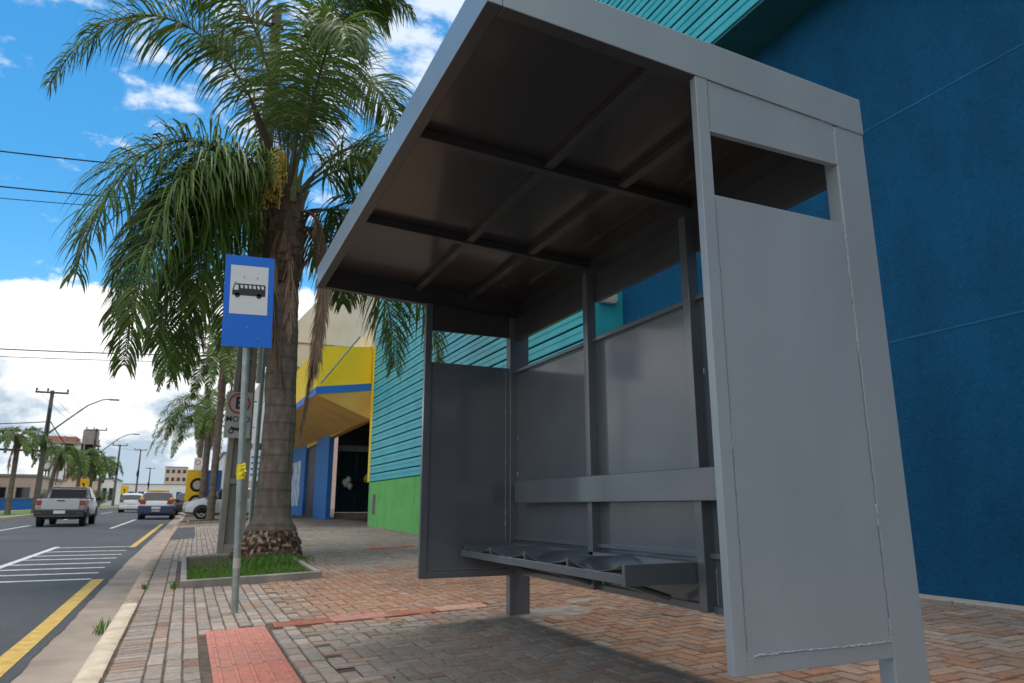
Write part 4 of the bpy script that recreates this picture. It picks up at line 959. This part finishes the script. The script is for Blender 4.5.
# ------------------------------------------------------------------ cars
def wheel(par, x, y, r, w=.20):
    e_ = MB(); e_.tube([(x-w/2, y, r), (x-w/2+.03, y, r), (x+w/2-.03, y, r), (x+w/2, y, r)], [r*.9, r, r, r*.9], 24); o = e_.build('wheel', M['rubber'], par, smooth=True)
    s = 1 if x > 0 else -1; b = MB(); xr = x+s*(w/2+.004); n = 24
    b.tube([(xr-s*.02, y, r), (xr, y, r)], r*.62, 24); b.build('rim', M['rim'], o, smooth=True)
    b = MB()
    for k in range(5):
        a = 2*math.pi*k/5+.3; b.quad([(xr+s*.003, y+r*.52*math.cos(t), r+r*.52*math.sin(t)) if q else (xr+s*.003, y+r*.2*math.cos(t), r+r*.2*math.sin(t)) for q, t in ((0, a+.35), (1, a+.22), (1, a+1.0), (0, a+.9))])
    b.build('rim_opening', M['plastic'], o)
def car(name, label, loc, rz, paint, st, segs, wheels, cat='car', group=None, low=None, rear=None, front=None, wr=.31, mirrors=None, trim=None, slope=True):
    e_ = empty(name, loc, rz, label, cat, group)
    if slope: e_.rotation_euler = (R(.6)*math.cos(rz), -R(.6)*math.sin(rz)*0, rz)
    rings = []; V = []
    for (y, zl, zb_, zt_, wl, wb, wt) in st:
        hb = [(0, zl), (wl*.85, zl), (wl, zl+.1), (wb*1.0, zl+(zb_-zl)*.5), (wb*.99, zl+(zb_-zl)*.8), (wb*.95, zb_), (wt+(wb*.93-wt)*.12, zt_-(zt_-zb_)*.14), (wt*.9, zt_-.012*(zt_-zb_ > .1)), (wt*.55, zt_+.0), (0, zt_+.012)]
        ring = [(x, y, z) for x, z in hb]+[(-x, y, z) for x, z in hb[-2:0:-1]]
        rings.append(ring)
    K = len(rings[0]); B = MB(); 
    for r_ in rings: B.v += r_
    Gs = {'window': MB(), 'window_': MB(), 'windscreen': MB(), 'rear_window': MB()}
    lowm = MB()
    def off(p, q, d=.004):
        return p
    for i in range(len(rings)-1):
        sg = segs[i]
        for k in range(K):
            q = (i*K+k, i*K+(k+1) % K, (i+1)*K+(k+1) % K, (i+1)*K+k); kk = k if k < 9 else K-1-k
            pts = [B.v[j] for j in q]
            tgt = None
            if kk == 5 and sg in 's': tgt = Gs['window' if k < 9 else 'window_']
            if kk in (6, 7, 8, 5) and sg == 'w': tgt = Gs['windscreen']
            if kk in (6, 7, 8, 5) and sg == 'r': tgt = Gs['rear_window']
            if tgt: tgt.quad(pts)
            elif low and kk in (0, 1, 2) and k != 99: lowm.quad(pts)
            else: B.face(q)
    B.face([k for k in range(K)][::-1]); B.face([(len(rings)-1)*K+k for k in range(K)])
    bo = B.build('body', paint, e_, smooth=True, angle=35)
    for n_, g_ in Gs.items():
        if g_.v: g_.build(n_.strip('_'), M['carglass'], e_, smooth=True, angle=30)
    if lowm.v: lowm.build('lower_trim', low, e_, smooth=True, angle=35)
    for (x, y) in wheels: 
        wheel(e_, x, y, wr)
        b = MB(); s = 1 if x > 0 else -1; wbx = s*(st[len(st)//2][5]+.004); n = 20; c0 = (wbx, y, wr)
        b.quad([(wbx, y+(wr*1.17)*math.cos(math.pi*k/n), wr*.95+(wr*1.17)*math.sin(math.pi*k/n)) for k in range(n+1)]); b.build('wheel_arch', M['plastic'], e_)
    return e_
def hatch(label, x, y, rz, paint, W=.86, H_=1.5, Ln=4.0, zf=RG, low=None, group=None, name='car'):
    h = Ln/2; z = H_
    st = [(-h, .38, .80, .86, W*.82, W*.88, W*.70), (-h+.05, .27, .88, .98, W*.92, W*.96, W*.78), (-h+.32, .22, .93, z-.13, W*.97, W, W*.74), (-h+.62, .20, .94, z-.03, W, W, W*.74), (-h+1.3, .2, .92, z, W, W, W*.75), (-.1, .2, .90, z, W, W, W*.75), (-.03, .2, .90, z, W, W, W*.75), (.45, .2, .88, z-.04, W, W, W*.73),
          (.50, .2, .88, z-.05, W, W, W*.73), (1.18, .2, .87, .96, W, W*.99, W*.80), (h-.45, .22, .80, .86, W*.97, W*.96, W*.78), (h-.10, .26, .66, .74, W*.90, W*.90, W*.72), (h, .34, .52, .60, W*.76, W*.78, W*.6)]
    sg = ['b', 'r', 'b', 's', 's', 'b', 's', 'b', 'w', 'b', 'b', 'b']
    sg[1] = 'r'
    e_ = car(name, label, (x, y, zf(x, y)), rz, paint, st, sg, [(-W+.10, -h+.75), (W-.10, -h+.75), (-W+.10, h-.78), (W-.10, h-.78)], group=group, low=low)
    for s in (-1, 1):
        bx('tail_light', M['taillight'], e_, *(sorted((s*W*.60, s*W*.90))), -h-.02, -h+.14, .80, 1.02, .02)
        bx('headlight', M['headlight'], e_, *(sorted((s*W*.55, s*W*.88))), h-.22, h-.02, .58, .74, .03)
        bx('mirror', M['plastic'], e_, *(sorted((s*W*.99, s*(W+.17)))), .72, .84, .92, 1.06, .03)
    bx('rear_bumper', low or paint, e_, -W*.9, W*.9, -h-.05, -h+.1, .30, .56, .04); bx('number_plate', M['signwhite'], e_, -.2, .2, -h-.06, -h-.05, .60 if not low else .42, .73 if not low else .54)
    return e_
# silver pickup seen from behind
def pickup():
    x, y = -4.52, 35.9; z = RG(x, y-1); e_ = empty('pickup_truck', (x, y, z+.0), R(-.6), 'silver pickup truck driving away on the road, seen from behind', 'pickup truck'); e_.rotation_euler = (R(.6), 0, R(-.6)); W = .87
    st = [(-2.25, .62, 1.05, 1.07, W*.93, W*.95, W*.90), (-2.18, .48, 1.06, 1.09, W*.97, W*.99, W*.94), (-1.2, .42, 1.06, 1.09, W, W, W*.95), (-.42, .40, 1.04, 1.07, W, W, W*.95)]
    def loft(st, nm, m, par):
        B = MB(); K = 0
        for (yy, zl, zb_, zt_, wl, wb, wt) in st:
            hb = [(0, zl), (wl*.85, zl), (wl, zl+.12), (wb, zl+(zb_-zl)*.5), (wb*.98, zb_), (wt, zt_), (0, zt_)]
            ring = [(a, yy, c) for a, c in hb]+[(-a, yy, c) for a, c in hb[-2:0:-1]]; K = len(ring); B.v += ring
        for i in range(len(st)-1):
            for k in range(K): B.face((i*K+k, i*K+(k+1) % K, (i+1)*K+(k+1) % K, (i+1)*K+k))
        B.face(list(range(K))[::-1]); B.face([(len(st)-1)*K+k for k in range(K)]); return B.build(nm, m, par, smooth=True, angle=35)
    loft(st, 'bed', M['silver'], e_)
    loft([(-.41, .36, 1.02, 1.05, W, W, W*.92), (.9, .34, 1.0, 1.04, W, W, W*.9), (1.25, .34, .98, 1.03, W, W*.99, W*.85), (2.1, .40, .86, .94, W*.96, W*.95, W*.78), (2.3, .48, .66, .74, W*.82, W*.84, W*.65)], 'body', M['silver'], e_)
    cab = loft([(-.52, 1.0, 1.06, 1.50, W*.9, W*.94, W*.76), (-.40, 1.0, 1.06, 1.585, W*.9, W*.95, W*.76), (.35, 1.0, 1.06, 1.60, W*.9, W*.95, W*.76), (.7, 1.0, 1.05, 1.50, W*.9, W*.95, W*.74), (1.35, .98, 1.02, 1.06, W*.9, W*.92, W*.78)], 'cab', M['silver'], e_)
    b = MB(); b.quad([(-.68, -.545, 1.13), (.68, -.545, 1.13), (.60, -.535, 1.50), (-.60, -.535, 1.50)]); b.build('rear_window', M['plastic'], cab)
    for s in (-1, 1):
        b = MB(); b.quad([(s*.845, -.35, 1.10), (s*.845, .95, 1.08), (s*.70, .45, 1.50), (s*.70, -.32, 1.52)]); b.build('window', M['carglass'], cab)
        b = MB(); b.tube([(s*.74, -1.35, 1.08), (s*.70, -.85, 1.33), (s*.62, -.56, 1.54)], .035, 8); b.build('sport_bar', M['plastic'], e_, smooth=True)
        bx('tail_light', M['taillight'], e_, *(sorted((s*.655, s*.845))), -2.275, -2.1, .86, 1.05, .02)
        bx('mirror', M['plastic'], e_, *(sorted((s*.87, s*1.07))), .75, .87, 1.03, 1.20, .03)
        b = MB(); b.tube([(s*.66, -2.28, .955), (s*.66, -2.262, .955)], .05, 12); 
    b = MB(); b.tube([(-.62, -.56, 1.545), (.62, -.56, 1.545)], .035, 8); b.build('sport_bar', M['plastic'], e_, smooth=True)
    bx('bed_cover', M['plastic'], e_, -.76, .76, -2.12, -.56, 1.09, 1.12, .01); 
    tg_ = bx('tailgate', M['silver'], e_, -.65, .65, -2.285, -2.22, .68, 1.10, .015); bx('handle', M['plastic'], tg_, -.13, .13, -2.295, -2.284, 1.0, 1.05, .005)
    bp_ = bx('rear_bumper', M['plastic'], e_, -.86, .86, -2.36, -2.15, .44, .68, .03); bx('number_plate', M['signwhite'], bp_, -.20, .20, -2.372, -2.361, .53, .65); bx('step', M['galv'], bp_, -.85, .85, -2.352, -2.2, .425, .439)
    for s in (-1, 1): bx('reflector', M['taillight'], bp_, *(sorted((s*.6, s*.78))), -2.365, -2.36, .52, .56)
    bx('underbody', M['plastic'], e_, -.6, .6, -2.0, 2.0, .30, .45, .02); b = MB(); b.tube([(-.55, -1.45, .34), (.55, -1.45, .34)], .05, 10); b.build('axle', M['plastic'], e_, smooth=True)
    for (wx, wy) in ((-.74, -1.45), (.74, -1.45), (-.74, 1.4), (.74, 1.4)):
        wheel(e_, wx, wy, .335, .22); s = 1 if wx > 0 else -1; b = MB(); n = 20
        b.quad([(s*.876, wy+.42*math.cos(math.pi*k/n), .36+.42*math.sin(math.pi*k/n)) for k in range(n+1)]); b.build('wheel_arch', M['plastic'], e_)
pickup()
pc = hatch('white and navy hatchback patrol car with yellow band around its rear window', -1.42, 45.2, R(-.9), M['carwhite'], .86, 1.55, 4.0, low=M['carnavy'])
for s in (-1, 1): bx('yellow_band', M['signyellow'], pc, *(sorted((s*.62, s*.80))), -2.03, -1.72, 1.02, 1.16, .02)
bx('yellow_band', M['signyellow'], pc, -.58, .58, -1.62, -1.45, 1.50, 1.55, .01); bx('navy_panel', M['carnavy'], pc, -.87, .87, -2.06, -1.9, .34, .74, .05); bx('number_plate', M['signwhite'], pc, -.22, .22, -2.075, -2.062, .56, .68)
hatch('white hatchback farther up the road in the left lane', -3.95, 66.2, R(-.9), M['carwhite'], .85, 1.5, 4.0, low=None)
hatch('dark red car partly hidden ahead of the patrol car', -2.95, 72., R(-.9), mat('maroon_paint', (.10, .02, .02), .3, coat=.8), .84, 1.5, 4.0)
hatch('black car standing at the kerb just right of the patrol car', -.05+.2, 56., R(-1.2), M['carblack'], .86, 1.5, 4.2, group=None)
hatch('silver hatchback parked across the pavement behind the second palm', 1.95, 35.9, R(90), M['silver'], .84, 1.42, 4.15, zf=lambda x, y: SG(1.2, y)+.02)
hatch('dark blue car at the left edge beyond the median', -14.9, 62., R(186), M['carblue'], .85, 1.45, 4.2)
hatch('small white parked car beyond the median, left of the pair', -15.4, 104., R(100), M['carwhite'], .85, 1.45, 4.2); hatch('small white parked car beyond the median, right of the pair', -14.2, 128., R(95), M['carwhite'], .85, 1.45, 4.2)
hatch('pale car glimpsed low beyond the median behind the pickup', -16.2, 76., R(180), M['carwhite'], .85, 1.42, 4.1)

# ------------------------------------------------------------------ tyre advertising board, warning signs
AB = empty('advertising_board', (.50, 47.8, SG(.9, 47.8)), 0, 'yellow and blue advertising board with pictures of tyres behind the silver car', 'advertising board')
bx('yellow_panel', M['signyellow'], AB, -.62, .42, -.03, .03, .1, 2.65, .01); bx('blue_panel', M['shopblue'], AB, .421, 1.35, -.03, .03, .1, 2.65, .01)
for (z_, r_) in ((1.75, .42), (.75, .42)):
    b = MB(); n = 28
    for k in range(n):
        a, c = 2*math.pi*k/n, 2*math.pi*(k+1)/n
        b.quad([(.02+r*math.cos(t), -.034, z_+r*math.sin(t)) for r, t in ((r_*.62, a), (r_, a), (r_, c), (r_*.62, c))])
    b.build('tyre_picture', M['rubber'], AB); b = MB(); b.quad([(.02+r_*.55*math.cos(2*math.pi*k/n), -.036, z_+r_*.55*math.sin(2*math.pi*k/n)) for k in range(n)]); b.build('rim_picture', M['rim'], AB)
b = MB()
for k in range(5): b.box(.80, .95, -.036, -.031, .7+k*.34, .9+k*.34)
b.build('print', M['signwhite'], AB)
AB2 = empty('advertising_board', (2.55, 49.5, SG(2.5, 49.5)), 0, 'plain blue upright board just right of the second palm trunk', 'advertising board'); bx('panel', M['shopblue'], AB2, -.45, .42, -.03, .03, .1, 2.7, .01); bx('base', M['sill'], AB2, -.3, .3, -.1, .1, -.1, .1)
def wsign(x, y, h, s, lab):
    e_ = empty('warning_sign', (x, y, MG(x, y)), 0, lab, 'road sign', 'yellow warning signs'); b = MB(); b.tube([(0, 0, -.1), (0, 0, h+s)], .04, 8); b.build('post', M['galv'], e_); bx('plate', M['signyellow'], e_, -s/2, s/2, -.06, -.05, h, h+s*1.25, .03)
    b = MB(); b.tube([(-.04*s, -.062, h+s*.7), (-.04*s, -.068, h+s*.7)], s*.12, 10); b.box(-.03*s, .1*s, -.068, -.062, h+s*.3, h+s*.6); b.build('symbol', M['signblack'], e_)
wsign(-8.9, 78., 1.7, .85, 'larger yellow warning sign beside the dense median palm'); wsign(-8.3, 118., 1.6, 1.0, 'smaller yellow warning sign above the roof of the white car')
NS = empty('road_sign', (.55, 62, SG(.5, 62)), 0, 'small white sign on a post over the yellow advertising board', 'road sign'); b = MB(); b.tube([(0, 0, -.1), (0, 0, 4.2)], .04, 8); b.build('post', M['galv'], NS); bx('plate', M['signwhite'], NS, -.28, .28, -.06, -.05, 3.1, 4.1, .01); b = MB()
for k in range(20):
    a, c = 2*math.pi*k/20, 2*math.pi*(k+1)/20; b.quad([(r*math.cos(t), -.064, 3.75+r*math.sin(t)) for r, t in ((.15, a), (.2, a), (.2, c), (.15, c))])
b.build('red_ring', M['signred'], NS)

# ------------------------------------------------------------------ distant buildings
def house(name, lab, x0, x1, y0, y1, H_, m, win=None, roof=None, cat='building', wz=None):
    z0 = LY((y0+y1)/2)-.4; e_ = empty(name, ((x0+x1)/2, y0, z0), 0, lab, cat); w = (x1-x0)/2; d = y1-y0
    bx('wall', m, e_, -w, w, 0, d, 0, H_); bx('roof', roof or M['sill'], e_, -w-.2, w+.2, -.2, d+.2, H_+.003, H_+.25)
    if win:
        nx, nz = win
        for i in range(nx):
            for j in range(nz):
                cx_ = -w+(i+.5)*2*w/nx; z_ = (j+.45)*H_/nz; ww = w/nx*.55; hh = H_/nz*.22
                o = bx('window', M['sill'], e_, cx_-ww-.06, cx_+ww+.06, -.04, -.002, z_-hh-.06, z_+hh+.06); bx('pane', M['glass'], o, cx_-ww, cx_+ww, -.055, -.041, z_-hh, z_+hh)
    return e_
h1 = house('dark_shop', 'black fronted shop with a white letter E at the left edge', -27, -18.9, 76, 90, 3.9, M['darkshop'], (3, 1), M['darkshop'])
t_ = text('lettering', 'E', 1.0, M['signwhite'], h1, (3.65, -.01, 3.1)); t_.rotation_euler = (R(90), 0, 0)
house('beige_shop', 'low beige shop building behind the small median palm', -21.4, -15.0, 92, 110, 3.5, M['beige'], (3, 1))
house('orange_shop', 'low white and orange shop below the unfinished tower', -18.6, -14.2, 130, 150, 4.4, M['beige'], (3, 1), M['roofred'])
house('white_shop', 'wide low white building closing the far left of the street', -15.8, -12.6, 155, 170, 5.0, M['white'], (3, 1))
house('white_hall', 'large plain white block behind the leftmost median palm', -72, -40, 150, 190, 13, M['white'])
sl = empty('white_silo', (-17.2, 120, LY(120)-.4), 0, 'pale grey round tower standing left of the unfinished block', 'tower'); b = MB(); b.tube([(0, 0, 0), (0, 0, 8.2)], .85, 20); b.build('shaft', M['white'], sl, smooth=True); b = MB(); b.tube([(0, 0, 8.2), (0, 0, 8.8)], [.9, .3], 20); b.build('cap', M['sill'], sl, smooth=True)
bw = empty('boundary_wall', (-16.7, 84, LY(84)-.3), 0, 'low blue painted wall beyond the median', 'wall'); bx('panel', M['shopblue'], bw, -2.7, 3.2, 0, .2, 0, 1.15); bx('coping', M['sill'], bw, -2.75, 3.25, -.05, .25, 1.153, 1.22)
# unfinished tower block: slabs, columns, infill
tb = empty('apartment_block', (-33.2, 246, LY(210)-.4), 0, 'unfinished concrete apartment tower with open floors and reddish top storey', 'apartment building')
b = MB(); 
for k in range(8): b.box(-7, 7, 0, 12, 2.6*k, 2.6*k+.45)
b.build('floor_slab', M['concrete'], tb); b = MB()
for i in range(6):
    for yy in (0.3, 11): b.box(-6.8+i*2.6, -6.4+i*2.6, yy, yy+.4, .45, 20.4)
b.build('column', M['concrete'], tb)
for k in range(7):
    for i in range(5):
        if rnd.random() < .6: bx('infill_wall', M['white'], tb, -6.4+i*2.6, -4.2+i*2.6-rnd.random()*1.0, 1.0, 1.3, 2.6*k+.451, 2.6*k+2.599)
bx('core', M['darkshop'], tb, -5, 6, 4, 8, .5, 18.1); bx('top_storey', M['brick_red'], tb, -6.9, 1.5, .6, 9, 18.7, 20.3); bx('stair_tower', M['concrete'], tb, 3, 6.8, 1, 6, 18.7, 22.6)
tb2 = house('apartment_block', 'small distant pinkish apartment tower at the end of the road', -9.2, -.8, 330, 345, 16, M['beige'], (4, 5), cat='apartment building')
house('long_hall', 'long low white hall across the end of the road', -30, 2, 300, 315, 8, M['white'], (10, 1)); house('far_house', 'distant low house with clay roof right of the end of the road', 3, 9, 200, 215, 6.4, M['cream'], (3, 1), M['roofred'])
house('pink_house', 'pale pink two storey building behind the second palm', 5.0, 13, 70, 90, 8.5, mat('pink_render', (.62, .42, .36), .85), (3, 2)); house('white_house', 'white building beyond the silver car on the right side of the street', 3.6, 9, 92, 110, 6.5, M['white'], (3, 2))

# ------------------------------------------------------------------ camera, sun, sky
cam = bpy.data.cameras.new('camera'); co = bpy.data.objects.new('camera', cam); C.objects.link(co); SC.camera = co
cam.sensor_width = 36; cam.lens = 707.5/1024*36; cam.clip_end = 5000; cam.clip_start = .05
p_, y_ = .2294, .4219
fw = Vector((math.sin(y_)*math.cos(p_), math.cos(y_)*math.cos(p_), math.sin(p_))); co.location = (0, 0, .85); co.rotation_euler = fw.to_track_quat('-Z', 'Y').to_euler()
cam.dof.use_dof = True; cam.dof.focus_distance = 3.6; cam.dof.aperture_fstop = 5.6

sd = Vector((.045, .02, 1)).normalized()
sun = bpy.data.lights.new('sun', 'SUN'); so = bpy.data.objects.new('sun', sun); C.objects.link(so); sun.energy = 2.45; sun.angle = R(32); sun.color = (1, .965, .91)
so.rotation_euler = sd.to_track_quat('Z', 'Y').to_euler(); so.location = (0, 0, 30)
el = math.asin(sd.z); az = math.atan2(sd.x, sd.y)
w = bpy.data.worlds.new('World'); SC.world = w; w.use_nodes = True; nt = w.node_tree; N = nt.nodes; Lk = nt.links; N.clear()
out = N.new('ShaderNodeOutputWorld'); bg = N.new('ShaderNodeBackground'); bg.inputs[1].default_value = .128; Lk.new(bg.outputs[0], out.inputs[0])
sky = N.new('ShaderNodeTexSky'); sky.sky_type = 'NISHITA'; sky.sun_disc = False; sky.sun_elevation = el; sky.sun_rotation = az; sky.dust_density = .6; sky.ozone_density = 1.6; sky.air_density = 1.0
def math_(op, a, b_=None, c=None, clamp=False):
    n = N.new('ShaderNodeMath'); n.operation = op; n.use_clamp = clamp
    for i, v_ in enumerate((a, b_, c)):
        if v_ is None: continue
        if hasattr(v_, 'is_linked') or hasattr(v_, 'links'): Lk.new(v_, n.inputs[i])
        else: n.inputs[i].default_value = v_
    return n.outputs[0]
def mrange(v_, a, b_, c=0, d=1, smooth=True):
    n = N.new('ShaderNodeMapRange'); n.interpolation_type = 'SMOOTHSTEP' if smooth else 'LINEAR'; Lk.new(v_, n.inputs[0])
    for i, x in zip((1, 2, 3, 4), (a, b_, c, d)): n.inputs[i].default_value = x
    return n.outputs[0]
tc = N.new('ShaderNodeTexCoord'); sp = N.new('ShaderNodeSeparateXYZ'); Lk.new(tc.outputs['Generated'], sp.inputs[0]); X_, Y_, Z_ = sp.outputs
hs = N.new('ShaderNodeHueSaturation'); hs.inputs['Saturation'].default_value = 1.42; hs.inputs['Value'].default_value = 1.6; hs.inputs['Hue'].default_value = .488; Lk.new(sky.outputs[0], hs.inputs['Color'])
# cumulus, low
mp = N.new('ShaderNodeMapping'); mp.inputs['Scale'].default_value = (1, 1, 1.7); mp.inputs['Location'].default_value = (.35, .1, .2); Lk.new(tc.outputs['Generated'], mp.inputs[0])
n1 = N.new('ShaderNodeTexNoise'); n1.inputs['Scale'].default_value = 3.4; n1.inputs['Detail'].default_value = 10; n1.inputs['Roughness'].default_value = .55; Lk.new(mp.outputs[0], n1.inputs['Vector'])
bias = mrange(Z_, .14, .40, .40, -.30, False)
behind = math_('MAXIMUM', mrange(Y_, .42, -.05, 0, .40), mrange(Z_, .68, .88, 0, .45))  # unseen cloud added behind the view and overhead as neutral fill light
n1s = math_('MULTIPLY_ADD', n1.outputs['Fac'], 1.5, -.25)
cum = mrange(math_('ADD', math_('ADD', n1s, bias), behind), .53, .585)
n2 = N.new('ShaderNodeTexNoise'); n2.inputs['Scale'].default_value = 6.5; n2.inputs['Detail'].default_value = 8; n2.inputs['Roughness'].default_value = .6; Lk.new(mp.outputs[0], n2.inputs['Vector'])
shade = math_('ADD', mrange(n2.outputs['Fac'], .38, .60, 0, 1), mrange(Z_, .05, .22, -.42, .50, False), clamp=True)
cr = N.new('ShaderNodeValToRGB'); cr.color_ramp.elements[0].color = (.40, .50, .60, 1); cr.color_ramp.elements[1].color = (1, 1, 1, 1); cr.color_ramp.elements[1].position = .75; Lk.new(shade, cr.inputs[0])
cs = N.new('ShaderNodeVectorMath'); cs.operation = 'SCALE'; cs.inputs['Scale'].default_value = 9.9; Lk.new(cr.outputs[0], cs.inputs[0])
m1 = N.new('ShaderNodeMix'); m1.data_type = 'RGBA'; Lk.new(cum, m1.inputs[0]); Lk.new(hs.outputs[0], m1.inputs[6]); Lk.new(cs.outputs[0], m1.inputs[7])
# mottled high cloud
zz = math_('ADD', Z_, .10); dv = N.new('ShaderNodeCombineXYZ'); Lk.new(math_('DIVIDE', X_, zz), dv.inputs[0]); Lk.new(math_('DIVIDE', Y_, zz), dv.inputs[1])
n3 = N.new('ShaderNodeTexNoise'); n3.inputs['Scale'].default_value = 9; n3.inputs['Detail'].default_value = 7; n3.inputs['Roughness'].default_value = .6; Lk.new(dv.outputs[0], n3.inputs['Vector'])
n4 = N.new('ShaderNodeTexNoise'); n4.inputs['Scale'].default_value = 1.1; n4.inputs['Detail'].default_value = 3; Lk.new(dv.outputs[0], n4.inputs['Vector'])
reg = math_('ADD', mrange(X_, -.24, .12, -.16, .07, False), mrange(Z_, .40, .58, -.07, .05, False))
hi = math_('MULTIPLY', mrange(math_('ADD', math_('ADD', math_('MULTIPLY_ADD', n3.outputs['Fac'], 1.5, -.22), reg), math_('MULTIPLY', math_('SUBTRACT', n4.outputs['Fac'], .5), .5)), .46, .78), mrange(Z_, .24, .42, 0, .85))
m2 = N.new('ShaderNodeMix'); m2.data_type = 'RGBA'; Lk.new(hi, m2.inputs[0]); Lk.new(m1.outputs[2], m2.inputs[6]); m2.inputs[7].default_value = (7.2, 7.9, 8.8, 1)
Lk.new(m2.outputs[2], bg.inputs[0])
SC.view_settings.view_transform = 'Standard'; SC.view_settings.look = 'None'; SC.view_settings.exposure = 0; SC.view_settings.gamma = 1
SC.cycles.max_bounces = 6; SC.cycles.use_denoising = True
